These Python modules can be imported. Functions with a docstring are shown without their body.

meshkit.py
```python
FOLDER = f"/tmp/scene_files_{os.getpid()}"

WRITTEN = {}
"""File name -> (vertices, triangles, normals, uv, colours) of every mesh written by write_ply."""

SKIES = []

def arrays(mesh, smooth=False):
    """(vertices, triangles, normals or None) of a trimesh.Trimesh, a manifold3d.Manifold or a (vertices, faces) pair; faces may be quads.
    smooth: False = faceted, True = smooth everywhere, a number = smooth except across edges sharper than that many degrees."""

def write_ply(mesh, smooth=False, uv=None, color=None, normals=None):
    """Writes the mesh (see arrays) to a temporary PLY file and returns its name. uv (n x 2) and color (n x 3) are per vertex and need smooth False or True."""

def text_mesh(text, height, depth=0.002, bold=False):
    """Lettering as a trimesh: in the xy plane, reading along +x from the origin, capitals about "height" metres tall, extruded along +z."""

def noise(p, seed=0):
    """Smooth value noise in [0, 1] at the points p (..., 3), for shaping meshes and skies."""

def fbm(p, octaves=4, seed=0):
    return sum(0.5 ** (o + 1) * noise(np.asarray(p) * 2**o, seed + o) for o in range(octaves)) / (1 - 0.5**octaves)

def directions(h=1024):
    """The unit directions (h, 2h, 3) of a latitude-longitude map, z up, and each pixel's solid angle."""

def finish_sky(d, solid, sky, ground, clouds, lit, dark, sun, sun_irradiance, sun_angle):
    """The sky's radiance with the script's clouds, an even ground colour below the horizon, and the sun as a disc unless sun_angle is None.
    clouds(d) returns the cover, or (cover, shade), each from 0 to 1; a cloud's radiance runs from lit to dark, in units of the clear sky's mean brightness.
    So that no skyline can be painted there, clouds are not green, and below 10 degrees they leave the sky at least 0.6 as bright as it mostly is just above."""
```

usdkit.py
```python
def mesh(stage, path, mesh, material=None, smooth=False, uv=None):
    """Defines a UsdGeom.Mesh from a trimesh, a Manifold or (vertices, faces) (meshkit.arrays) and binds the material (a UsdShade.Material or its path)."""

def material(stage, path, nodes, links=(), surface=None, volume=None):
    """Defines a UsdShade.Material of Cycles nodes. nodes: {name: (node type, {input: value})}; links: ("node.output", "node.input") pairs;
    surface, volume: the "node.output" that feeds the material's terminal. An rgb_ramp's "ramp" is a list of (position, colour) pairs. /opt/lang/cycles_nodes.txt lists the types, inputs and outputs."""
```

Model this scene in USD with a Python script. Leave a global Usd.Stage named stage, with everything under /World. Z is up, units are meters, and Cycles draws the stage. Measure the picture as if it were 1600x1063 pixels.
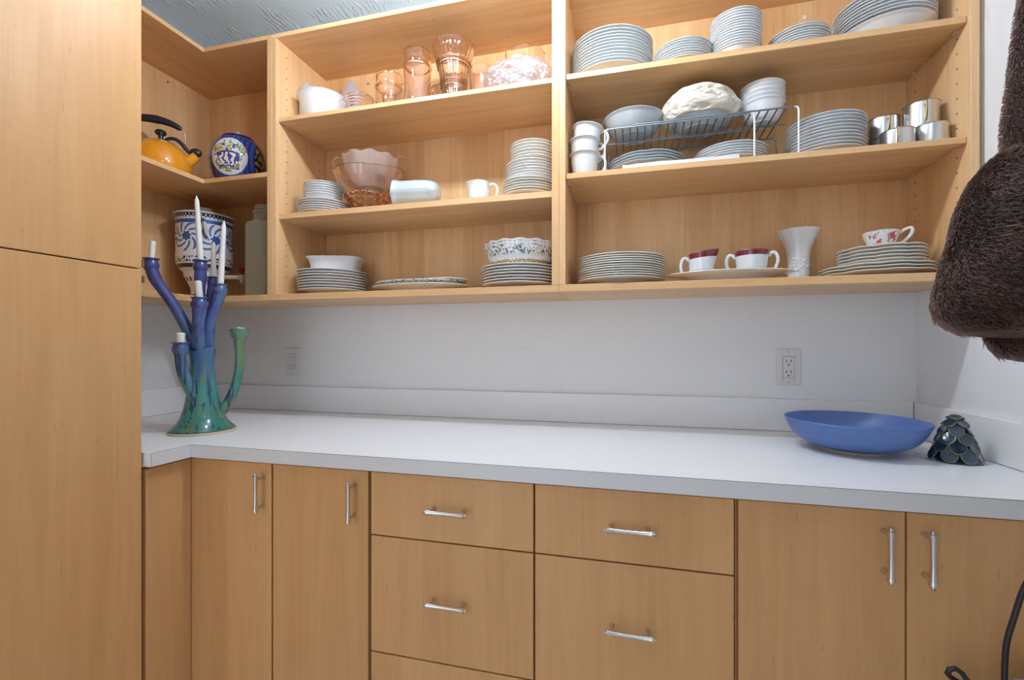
import math, numpy as np, trimesh, usdkit, meshkit
from math import sin, cos, pi, hypot, atan2
from pxr import Usd, UsdGeom, UsdShade, UsdLux, Gf, Sdf, Vt
from shapely.geometry import Polygon

stage = Usd.Stage.CreateInMemory()
UsdGeom.SetStageUpAxis(stage, 'Z'); UsdGeom.SetStageMetersPerUnit(stage, 1.0)
UsdGeom.Xform.Define(stage, '/World'); UsdGeom.Scope.Define(stage, '/World/Looks')
RNG = np.random.default_rng(7)

# ------------------------------------------------------------------ camera, light, exposure
EXPOSURE = 0.18
AMBIENT = 0.62
BULB = 160.0
FILL_GLOBE = 7.0
FILL_GLOBE_AT = (1.90, -1.40, 2.20)
BULBS = [(1.00, -0.62, 2.215), (1.43, -0.62, 2.215), (1.565, -0.62, 2.215), (1.71, -0.62, 2.215)]
FPX = 728.03
cam = UsdGeom.Camera.Define(stage, '/World/camera')
cam.AddTranslateOp().Set(Gf.Vec3d(1.7996, -1.651, 1.184))
cam.AddRotateXYZOp().Set(Gf.Vec3f(90, 0, math.degrees(0.2543)))
cam.CreateHorizontalApertureAttr(36.0); cam.CreateVerticalApertureAttr(36.0 * 1063 / 1600)
cam.CreateFocalLengthAttr(FPX * 36.0 / 1600)
cam.CreateVerticalApertureOffsetAttr(8.915 * 36.0 / 1600)
cam.CreateExposureAttr(EXPOSURE); cam.CreateClippingRangeAttr(Gf.Vec2f(0.02, 100))
ambient_dome = UsdLux.DomeLight.Define(stage, '/World/ambient_dome')
ambient_dome.CreateIntensityAttr(AMBIENT); ambient_dome.CreateColorAttr(Gf.Vec3f(0.91, 0.975, 1.05))  # unseen light beyond the front opening, softens shade on the cabinet fronts

# ------------------------------------------------------------------ material graphs
class Ref:
    def __init__(s, n, k): s.n, s.k = n, k
class Node:
    def __init__(s, n): s._n = n
    def __getattr__(s, k): return Ref(s._n, k)
class G:
    def __init__(s): s.nodes, s.links = {}, []
    def n(s, kind, **kw):
        name = 'n%d' % len(s.nodes); vals = {}
        for k, v in kw.items():
            if isinstance(v, Ref): s.links.append((f'{v.n}.{v.k}', f'{name}.{k}'))
            else: vals[k] = v
        s.nodes[name] = (kind, vals); return Node(name)
    def m(s, op, a, b=0.0, c=0.0, clamp=False):
        return s.n('math', math_type=op, value1=a, value2=b, value3=c, use_clamp=clamp).value
    def mix(s, f, a, b, t='mix'): return s.n('mix', mix_type=t, fac=f, color1=a, color2=b).color
    def ramp(s, f, *st): return s.n('rgb_ramp', fac=f, ramp=list(st)).color
    def step(s, v, lo, hi): return s.n('map_range', value=v, from_min=lo, from_max=hi, to_min=0.0, to_max=1.0, clamp=True, range_type='smoothstep').result
    def noise(s, vec, scale, detail=2.0, rough=0.5, dist=0.0):
        return s.n('noise_texture', vector=vec, scale=scale, detail=detail, roughness=rough, distortion=dist).fac
    def map(s, vec, sc=(1, 1, 1), loc=(0, 0, 0)): return s.n('mapping', mapping_type='point', vector=vec, scale=sc, location=loc).vector
    def pos(s): return s.n('geometry').position
    def obj(s): return s.n('texture_coordinate').object
    def xyz(s, v):
        q = s.n('separate_xyz', vector=v); return q.x, q.y, q.z
    def bump(s, h, strength=0.2, dist=0.001):
        return s.n('bump', height=h, strength=strength, distance=dist).normal
    def done(s, name, surf):
        return usdkit.material(stage, '/World/Looks/' + name, s.nodes, s.links, surface=f'{surf.n}.{surf.k}')

M = {}
def plain(name, col, rough=0.5, **kw):
    g = G(); p = g.n('principled_bsdf', base_color=tuple(col), roughness=rough, **kw)
    M[name] = g.done(name, p.BSDF)

def wood(name, axis, light=(0.87, 0.565, 0.30), dark=(0.67, 0.37, 0.155), rough=0.36, vary=1.0):
    g = G(); P = g.pos(); rnd = g.n('object_info').random
    off = g.n('combine_xyz', x=g.m('multiply', rnd, 3.1), y=g.m('multiply', rnd, 5.3), z=g.m('multiply', rnd, 7.7)).vector
    Q = g.n('vector_math', math_type='add', vector1=P, vector2=off).vector
    x, y, z = g.xyz(Q)
    al, cr = {'z': (z, g.m('add', x, y)), 'x': (x, g.m('add', y, z)), 'y': (y, g.m('add', x, z))}[axis]
    V = g.n('combine_xyz', x=cr, y=al, z=0.37).vector
    broad = g.noise(g.map(V, (9, 0.9, 1)), 1.0, 3, 0.5, 0.8)
    fig = g.noise(g.map(V, (34, 1.6, 1)), 1.0, 3, 0.55, 1.2)
    fine = g.noise(g.map(V, (240, 5, 1)), 1.0, 2, 0.6)
    curl = g.noise(g.map(V, (11, 190, 1)), 1.0, 1, 0.5)
    fl = g.step(g.noise(g.map(V, (170, 24, 1)), 1.0, 1, 0.4), 0.70, 0.80)
    strip = g.n('white_noise_texture', dimensions='1D', w=g.m('floor', g.m('multiply', cr, 6.3))).value
    f = g.m('add', g.m('multiply', g.m('subtract', broad, 0.5), 1.2), g.m('multiply', g.m('subtract', fig, 0.5), 1.15))
    f = g.m('add', f, g.m('multiply', g.m('subtract', fine, 0.5), 0.45))
    f = g.m('add', f, g.m('multiply', g.m('subtract', curl, 0.5), 0.16))
    f = g.m('add', f, g.m('multiply', g.m('subtract', strip, 0.5), 0.46))
    f = g.m('add', g.m('multiply', f, vary), 0.42, clamp=True)
    c = g.mix(f, light, dark)
    c = g.mix(g.m('multiply', fl, 0.24), c, (0.27, 0.14, 0.06))
    p = g.n('principled_bsdf', base_color=c, roughness=rough, specular_ior_level=0.4, normal=g.bump(fine, 0.06, 0.0004))
    M[name] = g.done(name, p.BSDF)
wood('maple_upright', 'z'); wood('maple_shelf', 'x'); wood('maple_cross', 'y')  # maple colour raised to lift bounced light inside the bookcases
wood('maple_front_dimmed', 'z', (0.70, 0.395, 0.175), (0.545, 0.28, 0.105), 0.42, 0.7)  # same maple, shade of the cabinet fronts put into a darker colour

def paint(name, col, sc, strength, dist, rough=0.6):
    g = G(); P = g.pos()
    a = g.noise(P, sc, 3, 0.55, 0.4); b = g.step(g.noise(P, sc * 0.32, 2, 0.5, 0.8), 0.52, 0.62)
    h = g.m('add', g.m('multiply', a, 0.5), b)
    p = g.n('principled_bsdf', base_color=col, roughness=rough, normal=g.bump(h, strength, dist))
    M[name] = g.done(name, p.BSDF)
paint('wall_paint', (0.85, 0.86, 0.87), 38, 0.22, 0.003)
g = G(); P = g.pos()
w1 = g.n('wave_texture', vector=g.map(P, (1, 0.55, 1)), scale=16.0, distortion=9.0, detail=3.0, detail_scale=1.6).fac
h = g.m('multiply', g.step(w1, 0.55, 0.95), g.step(g.noise(P, 7, 2), 0.42, 0.62))
p = g.n('principled_bsdf', base_color=(0.69, 0.83, 0.96), roughness=0.7, normal=g.bump(h, 0.8, 0.006)); M['ceiling_paint'] = g.done('ceiling_paint', p.BSDF)
plain('floor_tile', (0.74, 0.71, 0.67), 0.4)
plain('laminate', (0.87, 0.87, 0.885), 0.33, specular_ior_level=0.35)
plain('laminate_edge_shaded', (0.70, 0.70, 0.71), 0.35)  # same white laminate, grazing-light shade of the edge put into the colour
plain('seam_brown', (0.14, 0.11, 0.09), 0.6)
plain('dark_gap', (0.10, 0.055, 0.025), 0.8)
plain('pin_hole_dark', (0.12, 0.07, 0.035), 0.9)
plain('outlet_white', (0.78, 0.78, 0.77), 0.35)
plain('slot_dark', (0.03, 0.03, 0.03), 0.6)
plain('satin_nickel', (0.66, 0.64, 0.61), 0.30, metallic=1.0)
plain('chrome', (0.85, 0.85, 0.86), 0.08, metallic=1.0)
plain('wire_metal', (0.36, 0.39, 0.42), 0.28, metallic=0.9)
plain('wire_white', (0.80, 0.80, 0.78), 0.35)
plain('old_brass', (0.30, 0.22, 0.12), 0.35, metallic=0.9)
plain('brass', (0.78, 0.60, 0.28), 0.22, metallic=1.0)
plain('pin_plastic', (0.66, 0.55, 0.44), 0.3)
plain('porcelain', (0.74, 0.755, 0.77), 0.14, coat_weight=0.4, coat_roughness=0.05)
plain('porcelain_grey', (0.70, 0.73, 0.73), 0.16, coat_weight=0.4, coat_roughness=0.05)
plain('stoneware_cream', (0.80, 0.77, 0.70), 0.17, coat_weight=0.3, coat_roughness=0.06)
plain('stoneware_pink', (0.78, 0.755, 0.74), 0.17, coat_weight=0.3, coat_roughness=0.06)
plain('pale_porcelain', (0.50, 0.55, 0.57), 0.16, coat_weight=0.4, coat_roughness=0.05)
plain('maroon_band', (0.19, 0.022, 0.04), 0.2, coat_weight=0.4)
plain('grey_line', (0.55, 0.63, 0.66), 0.2)
plain('gold_band', (0.72, 0.52, 0.20), 0.22, metallic=0.9)
plain('mint_glaze', (0.55, 0.72, 0.63), 0.3)
plain('wax', (0.83, 0.81, 0.77), 0.45, subsurface_weight=0.15, subsurface_scale=0.004)
plain('wick', (0.08, 0.07, 0.06), 0.9)
plain('enamel_orange', (0.86, 0.34, 0.022), 0.10, coat_weight=0.6, coat_roughness=0.03)
plain('black_plastic', (0.016, 0.022, 0.028), 0.32)
plain('cord_black', (0.018, 0.018, 0.02), 0.45)
plain('bin_grey', (0.24, 0.24, 0.26), 0.5)
plain('clay', (0.62, 0.50, 0.37), 0.7)
plain('red_plastic', (0.33, 0.01, 0.03), 0.3)
plain('white_plastic', (0.80, 0.80, 0.78), 0.35)
plain('fur_base', (0.030, 0.015, 0.011), 0.9)
plain('fixture_white', (0.8, 0.8, 0.8), 0.4)
g = G(); p = g.n('principled_bsdf', base_color=(0.60, 0.59, 0.57), metallic=1.0, roughness=0.27, anisotropic=0.5); M['stainless'] = g.done('stainless', p.BSDF)
g = G(); e = g.n('emission', color=(0.91, 0.975, 1.05), strength=BULB); M['bulb_glow'] = g.done('bulb_glow', e.emission)
g = G(); e = g.n('emission', color=(0.91, 0.975, 1.05), strength=FILL_GLOBE); M['fill_globe_glow'] = g.done('fill_globe_glow', e.emission)
plain('pink_glass', (1.0, 0.905, 0.85), 0.02, transmission_weight=1.0, ior=1.47)
plain('frosted_pink_glass', (1.0, 0.90, 0.86), 0.22, transmission_weight=0.80, ior=1.45)
plain('deep_pink_glass', (0.90, 0.56, 0.36), 0.06, transmission_weight=1.0, ior=1.5)
plain('amber_glass', (0.99, 0.80, 0.64), 0.04, transmission_weight=1.0, ior=1.5)
g = G(); t_ = g.n('transparent_bsdf', color=(0.80, 0.84, 0.76)); gl_ = g.n('glossy_bsdf', color=(0.9, 0.95, 0.9), roughness=0.05); df_ = g.n('diffuse_bsdf', color=(0.47, 0.45, 0.345)); fr_ = g.n('fresnel', IOR=1.5).fac
b_ = g.n('mix_closure', fac=0.66, closure1=t_.BSDF, closure2=df_.BSDF); o_ = g.n('mix_closure', fac=fr_, closure1=b_.closure, closure2=gl_.BSDF); M['green_glass'] = g.done('green_glass', o_.closure)

def film(name, col, trans, rough=0.12, dif=0.35):
    g = G(); t = g.n('transparent_bsdf', color=(0.96, 0.96, 0.97)); gl = g.n('glossy_bsdf', color=(0.95, 0.95, 1.0), roughness=rough)
    d = g.n('diffuse_bsdf', color=col); tl = g.n('translucent_bsdf', color=col)
    dd = g.n('mix_closure', fac=0.5, closure1=d.BSDF, closure2=tl.BSDF)
    s = g.n('mix_closure', fac=dif, closure1=gl.BSDF, closure2=dd.closure)
    o = g.n('mix_closure', fac=1 - trans, closure1=t.BSDF, closure2=s.closure)
    M[name] = g.done(name, o.closure)
film('clear_film', (0.80, 0.79, 0.84), 0.50, 0.10, 0.45); film('white_film', (0.80, 0.80, 0.85), 0.16, 0.3, 0.8)
g = G(); wv = g.noise(g.map(g.pos(), (1, 1, 1)), 900, 1)
p = g.n('principled_bsdf', base_color=(0.74, 0.68, 0.58), roughness=0.9, normal=g.bump(wv, 0.15, 0.0005)); M['linen'] = g.done('linen', p.BSDF)
plain('white_linen', (0.80, 0.81, 0.83), 0.8)

# candelabra glaze: violet-blue at the tips running down to teal and green, with drips
g = G(); P = g.pos(); x, y, z = g.xyz(P)
drip = g.noise(g.map(P, (85, 85, 3.2)), 1.0, 2, 0.55); big = g.noise(g.map(P, (14, 14, 6)), 1.0, 2)
t = g.m('add', g.m('multiply', g.m('subtract', z, 0.914), 1.75), g.m('multiply', g.m('subtract', drip, 0.5), 0.55))
right = g.step(x, 0.520, 0.545)
t = g.m('subtract', t, g.m('multiply', right, 0.34))
c = g.ramp(t, (0.0, (0.035, 0.20, 0.17)), (0.14, (0.05, 0.27, 0.22)), (0.22, (0.06, 0.24, 0.23)), (0.33, (0.055, 0.15, 0.28)), (0.55, (0.075, 0.135, 0.32)), (0.80, (0.055, 0.065, 0.24)), (1.0, (0.05, 0.07, 0.23)))
olive = g.m('multiply', g.step(big, 0.44, 0.60), g.m('subtract', 1.0, g.step(t, 0.18, 0.36)))
c = g.mix(g.m('multiply', olive, 0.75), c, (0.17, 0.21, 0.06))
vi = g.m('multiply', g.step(g.noise(g.map(P, (30, 30, 14), (3, 1, 0)), 1.0, 2), 0.52, 0.66), g.step(t, 0.40, 0.66))
c = g.mix(g.m('multiply', vi, 0.65), c, (0.040, 0.018, 0.10))
dk = g.m('multiply', g.step(drip, 0.56, 0.62), g.m('subtract', 1.0, g.step(z, 1.14, 1.26)))
c = g.mix(g.m('multiply', dk, 0.85), c, (0.010, 0.040, 0.10))
rings = g.n('wave_texture', wave_type='bands', bands_direction='z', vector=P, scale=42.0, distortion=0.6).fac
p = g.n('principled_bsdf', base_color=c, roughness=0.16, coat_weight=0.6, coat_roughness=0.05, normal=g.bump(rings, 0.10, 0.001)); M['tree_glaze'] = g.done('tree_glaze', p.BSDF)
# blue bowl
g = G(); P = g.obj(); x, y, z = g.xyz(P)
br = g.noise(g.map(P, (10, 10, 140)), 1.0, 3); 
c = g.mix(br, (0.085, 0.165, 0.42), (0.125, 0.22, 0.50))
p = g.n('principled_bsdf', base_color=c, roughness=0.42, normal=g.bump(br, 0.08, 0.001)); M['blue_glaze'] = g.done('blue_glaze', p.BSDF)
# dark ceramic tree
g = G(); P = g.pos(); n = g.noise(P, 55, 2); fr = g.n('layer_weight', blend=0.35).facing
c = g.ramp(n, (0.3, (0.010, 0.016, 0.035)), (0.5, (0.012, 0.035, 0.060)), (0.68, (0.020, 0.065, 0.075)), (0.85, (0.07, 0.09, 0.06)))
p = g.n('principled_bsdf', base_color=c, roughness=0.14, coat_weight=0.7, coat_roughness=0.04); M['fir_glaze'] = g.done('fir_glaze', p.BSDF)

def polar(g, P):
    x, y, z = g.xyz(P); th = g.m('arctan2', y, x); return x, y, z, th
# blue and white dispenser pot: bands, dots, flowers and feathery leaves (local coordinates, z from base)
def dispenser_mat():
    g = G(); x, y, z, th = polar(g, g.obj()); s = g.m('multiply', th, 0.097)
    blue = (0.035, 0.11, 0.36); ink = (0.012, 0.02, 0.055); white = (0.74, 0.76, 0.80)
    c = white
    def rect(lo, hi, v=z): return g.m('multiply', g.m('greater_than', v, lo), g.m('less_than', v, hi))
    leaves = None
    for k in range(6):                                               # flower centres round the belly
        a = -2.75 + k * 1.047; zc = 0.235 if k % 2 == 0 else 0.225
        ds = g.m('subtract', s, a * 0.097); dz = g.m('subtract', z, zc)
        r = g.m('sqrt', g.m('add', g.m('multiply', ds, ds), g.m('multiply', dz, dz))); an = g.m('arctan2', dz, ds)
        fl = g.m('less_than', r, g.m('add', 0.017, g.m('multiply', g.m('sine', g.m('multiply', an, 7.0)), 0.003)))
        sw = g.m('sine', g.m('add', g.m('multiply', an, 9.0), g.m('multiply', r, 190.0)))
        lf = g.m('multiply', g.m('greater_than', sw, g.m('add', 0.05, g.m('multiply', r, 8.0))), rect(0.022, 0.058, r))
        leaves = fl if leaves is None else g.m('maximum', leaves, fl)
        leaves = g.m('maximum', leaves, g.m('multiply', lf, 0.92))
    body = rect(0.150, 0.285)
    c = g.mix(g.m('multiply', leaves, body), c, blue)
    scr = g.step(g.noise(g.map(g.obj(), (90, 90, 120)), 1.0, 1, 0.5, 1.0), 0.52, 0.56)
    c = g.mix(g.m('multiply', scr, rect(0.138, 0.160)), c, ink)
    c = g.mix(rect(0.118, 0.132), c, ink)
    c = g.mix(rect(0.286, 0.300), c, blue)
    c = g.mix(rect(0.311, 0.323), c, ink)
    dots = g.m('multiply', g.m('greater_than', g.m('sine', g.m('multiply', th, 46.0)), 0.55), rect(0.3135, 0.3195))
    c = g.mix(dots, c, white)
    sp = g.m('multiply', g.m('greater_than', g.m('sine', g.m('multiply', th, 46.0)), 0.75), rect(0.305, 0.312))
    c = g.mix(sp, c, ink)
    chain = g.m('multiply', g.m('greater_than', g.m('sine', g.m('multiply', th, 22.0)), 0.0), rect(0.070, 0.084))
    c = g.mix(chain, c, blue); c = g.mix(rect(0.012, 0.020), c, blue)
    p = g.n('principled_bsdf', base_color=c, roughness=0.16, coat_weight=0.4)
    M['talavera'] = g.done('talavera', p.BSDF)
dispenser_mat()
# painted jar: white medallion with fruit, brush lines and a purple garland, blue striped collar, dark sides
def jar_mat():
    g = G(); P = g.obj(); x, y, z = g.xyz(P)
    md = np.array([0.42, -0.90, 0.05]); md /= np.linalg.norm(md); ri = np.array([0.90, 0.42, 0.0]); ri /= np.linalg.norm(ri)
    def dot(v, o=(0, 0, 0)):
        return g.m('add', g.m('add', g.m('multiply', x, v[0]), g.m('multiply', y, v[1])), g.m('multiply', g.m('subtract', z, 0.098), v[2]))
    u = g.m('divide', dot(ri), 0.062); v = g.m('divide', g.m('subtract', z, 0.098), 0.070)
    r = g.m('sqrt', g.m('add', g.m('multiply', u, u), g.m('multiply', v, v)))
    front = g.m('greater_than', dot(md), 0.02)
    blue = (0.03, 0.085, 0.36); white = (0.74, 0.76, 0.82); purple = (0.075, 0.05, 0.20); green = (0.22, 0.30, 0.05); olive = (0.34, 0.30, 0.05); peach = (0.78, 0.50, 0.28)
    st = g.m('sine', g.m('multiply', u, 26.0))
    c = g.mix(g.m('greater_than', st, 0.6), blue, (0.012, 0.03, 0.16))
    side = g.m('greater_than', g.m('absolute', u), 1.28)
    pat = g.step(g.noise(P, 62, 2, 0.5, 0.6), 0.49, 0.56)
    c = g.mix(side, c, g.mix(pat, (0.018, 0.013, 0.045), olive))
    wv = g.n('wave_texture', vector=g.map(P, (1, 1, 1.6)), scale=17.0, distortion=7.0, detail=2.0, detail_scale=2.2).fac
    inner = white
    up = g.m('multiply', g.m('greater_than', v, 0.16), g.m('less_than', v, 0.62))
    blob = g.noise(P, 55, 1, 0.4, 0.2)
    f1 = g.m('multiply', up, g.m('greater_than', blob, 0.53)); f2 = g.m('multiply', up, g.m('less_than', blob, 0.43))
    inner = g.mix(f1, inner, g.mix(g.step(g.noise(P, 90, 1), 0.45, 0.55), green, (0.48, 0.50, 0.08))); inner = g.mix(f2, inner, g.mix(g.step(g.noise(P, 40, 1), 0.45, 0.5), blue, peach))
    mid = g.m('multiply', g.m('greater_than', v, -0.48), g.m('less_than', g.m('add', v, g.m('multiply', g.m('multiply', u, u), 0.25)), 0.16))
    mid = g.m('multiply', mid, g.m('less_than', g.m('absolute', u), g.m('add', 0.72, g.m('multiply', v, 0.5))))
    inner = g.mix(g.m('multiply', mid, g.m('greater_than', wv, 0.62)), inner, purple)
    arc = g.m('absolute', g.m('subtract', g.m('add', v, g.m('multiply', g.m('multiply', u, u), 0.28)), 0.17))
    inner = g.mix(g.m('multiply', g.m('less_than', arc, 0.05), g.m('less_than', g.m('absolute', u), 0.78)), inner, purple)
    low = g.m('multiply', g.m('less_than', g.m('absolute', g.m('add', v, 0.62)), 0.10), g.m('less_than', g.m('absolute', u), 0.55))
    inner = g.mix(g.m('multiply', low, g.m('greater_than', g.noise(P, 130, 1), 0.42)), inner, purple)
    lv = g.m('multiply', g.m('greater_than', r, 0.66), g.m('multiply', g.m('less_than', r, 0.86), g.m('greater_than', g.noise(P, 70, 1), 0.56)))
    inner = g.mix(lv, inner, green)
    md_in = g.m('multiply', g.m('less_than', r, 1.0), front)
    c = g.mix(md_in, c, inner)
    top = g.m('greater_than', z, 0.203); c = g.mix(top, c, white)
    p = g.n('principled_bsdf', base_color=c, roughness=0.12, coat_weight=0.5)
    M['painted_jar'] = g.done('painted_jar', p.BSDF)
jar_mat()
# floral porcelain: green, blue and ochre sprigs in a band
def floral(name, z0, z1, cols, th_scale=0.12, size=95.0, base=(0.80, 0.81, 0.83), gold=None, sector=None):
    g = G(); P = g.obj(); x, y, z, th = polar(g, P)
    band = g.m('multiply', g.step(z, z0 - 0.003, z0 + 0.003), g.m('subtract', 1.0, g.step(z, z1 - 0.003, z1 + 0.003)))
    if sector:
        dd = g.m('absolute', g.m('subtract', th, sector[0])); band = g.m('multiply', band, g.m('less_than', dd, sector[1]))
    c = base
    for i, (col, thr) in enumerate(cols):
        n = g.noise(g.map(P, (1, 1, 1), (i * 3.7, i * 1.9, i * 2.3)), size, 1, 0.4, 0.5)
        c = g.mix(g.m('multiply', band, g.step(n, thr, thr + 0.04)), c, col)
    if gold:
        n = g.noise(P, 150, 1, 0.4, 1.0)
        gb = g.m('less_than', g.m('absolute', g.m('subtract', z, g.m('add', gold, g.m('multiply', g.m('subtract', n, 0.5), 0.02)))), 0.0032)
        c = g.mix(gb, c, (0.50, 0.34, 0.08))
    p = g.n('principled_bsdf', base_color=c, roughness=0.13, coat_weight=0.4)
    M[name] = g.done(name, p.BSDF)
floral('floral_bowl', 0.038, 0.068, [((0.10, 0.19, 0.12), 0.57), ((0.11, 0.19, 0.38), 0.61), ((0.55, 0.36, 0.10), 0.65), ((0.08, 0.14, 0.10), 0.64)], size=120.0, gold=0.020)
floral('floral_cup', 0.016, 0.052, [((0.35, 0.45, 0.28), 0.58), ((0.56, 0.08, 0.07), 0.60), ((0.55, 0.24, 0.32), 0.62), ((0.66, 0.46, 0.14), 0.66)], size=85.0, sector=(-1.75, 0.95))
floral('floral_platter', 0.015, 0.05, [((0.12, 0.22, 0.17), 0.56), ((0.30, 0.34, 0.36), 0.6)], size=110.0)

# ------------------------------------------------------------------ mesh helpers
def cat(*ms): return trimesh.util.concatenate(list(ms))
def box(x0, x1, y0, y1, z0, z1, c=0.0008):
    c = min(c, (x1 - x0) / 3, (y1 - y0) / 3, (z1 - z0) / 3); pts = []
    for sx, xa in ((1, x0), (-1, x1)):
        for sy, ya in ((1, y0), (-1, y1)):
            for sz, za in ((1, z0), (-1, z1)):
                pts += [(xa, ya + sy * c, za + sz * c), (xa + sx * c, ya, za + sz * c), (xa + sx * c, ya + sy * c, za)]
    return trimesh.convex.convex_hull(np.array(pts))
def revolve(prof, n=56, mod=None):
    """Solid of revolution from an open profile (r, z) that starts and ends on the axis; mod(theta, r, z) -> (r, z)."""
    prof = np.array(prof, float); k = len(prof); th = np.arange(n) * 2 * pi / n
    r = np.repeat(prof[None, :, 0], n, 0); z = np.repeat(prof[None, :, 1], n, 0); T = np.repeat(th[:, None], k, 1)
    if mod is not None: r, z = mod(T, r, z)
    v = np.stack([r * np.cos(T), r * np.sin(T), z], -1).reshape(-1, 3); f = []
    for i in range(n):
        j = (i + 1) % n; a = i * k + np.arange(k - 1); b = j * k + np.arange(k - 1)
        f.append(np.stack([a, b, b + 1], 1)); f.append(np.stack([a, b + 1, a + 1], 1))
    m = trimesh.Trimesh(v, np.vstack(f), process=False); m.merge_vertices(digits_vertex=7); m.update_faces(m.nondegenerate_faces())
    if m.volume < 0: m.invert()
    return m
def tube(pts, rad, n=14, caps=True, sy=1.0):
    p = np.asarray(pts, float); k = len(p); rad = np.broadcast_to(rad, (k,))
    t = np.gradient(p, axis=0); t /= np.linalg.norm(t, axis=1, keepdims=True) + 1e-12
    a = np.cross(t[0], [0, 0, 1.0]);
    if np.linalg.norm(a) < 1e-3: a = np.cross(t[0], [0, 1.0, 0])
    rings = []; th = np.arange(n) * 2 * pi / n
    for i in range(k):
        a = a - t[i] * (a @ t[i]); a /= np.linalg.norm(a); b = np.cross(t[i], a)
        rings.append(p[i] + rad[i] * (np.cos(th)[:, None] * a + sy * np.sin(th)[:, None] * b))
    v = np.vstack(rings + [p[:1], p[-1:]]); f = []
    for i in range(k - 1):
        for j in range(n):
            q = (j + 1) % n; f += [(i * n + j, i * n + q, (i + 1) * n + q), (i * n + j, (i + 1) * n + q, (i + 1) * n + j)]
    if caps:
        c0, c1 = k * n, k * n + 1
        for j in range(n):
            q = (j + 1) % n; f += [(c0, q, j), (c1, (k - 1) * n + j, (k - 1) * n + q)]
    m = trimesh.Trimesh(v, f, process=False)
    if m.volume < 0: m.invert()
    return m
def spline(pts, n=24):
    from scipy.interpolate import CubicSpline
    p = np.asarray(pts, float); d = np.r_[0, np.cumsum(np.linalg.norm(np.diff(p, axis=0), axis=1))]
    return CubicSpline(d, p)(np.linspace(0, d[-1], n))
def cyl(r, z0, z1, n=24, x=0, y=0):
    return moved(revolve([(0, z0), (r * .96, z0), (r, z0 + (z1 - z0) * .08), (r, z1 - (z1 - z0) * .08), (r * .96, z1), (0, z1)], n), (x, y, 0))
def moved(m, t): m = m.copy(); m.apply_translation(t); return m
def turned(m, ang, ax, at=(0, 0, 0)):
    m = m.copy(); m.apply_transform(trimesh.transformations.rotation_matrix(ang, ax, at)); return m
def extrude(poly, z0, z1):
    m = trimesh.creation.extrude_polygon(Polygon(poly), z1 - z0); m.apply_translation((0, 0, z0)); return m
def between(a, b, r, n=10): return tube([a, b], r, n)

USED = {}
def numbered(base):
    k = USED.get(base, -1) + 1; USED[base] = k
    return base if k == 0 else f'{base}_{k:03d}'
LABELS = {}
def tag(prim, label, cat_, group=None, kind=None):
    n = len(label.split()); assert 4 <= n <= 16, (n, label)
    if label in LABELS and not (group and LABELS[label] == group): print('DUPLICATE LABEL', label)
    LABELS[label] = group
    for k, v in (('label', label), ('category', cat_), ('group', group), ('kind', kind)):
        if v: prim.SetCustomDataByKey(k, v)
def thing(name, label, cat_, loc=(0, 0, 0), rz=0.0, group=None):
    x = UsdGeom.Xform.Define(stage, '/World/' + numbered(name)); x.AddTranslateOp().Set(Gf.Vec3d(*map(float, loc)))
    if rz: x.AddRotateZOp().Set(float(math.degrees(rz)))
    tag(x.GetPrim(), label, cat_, group); return x.GetPrim()
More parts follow.
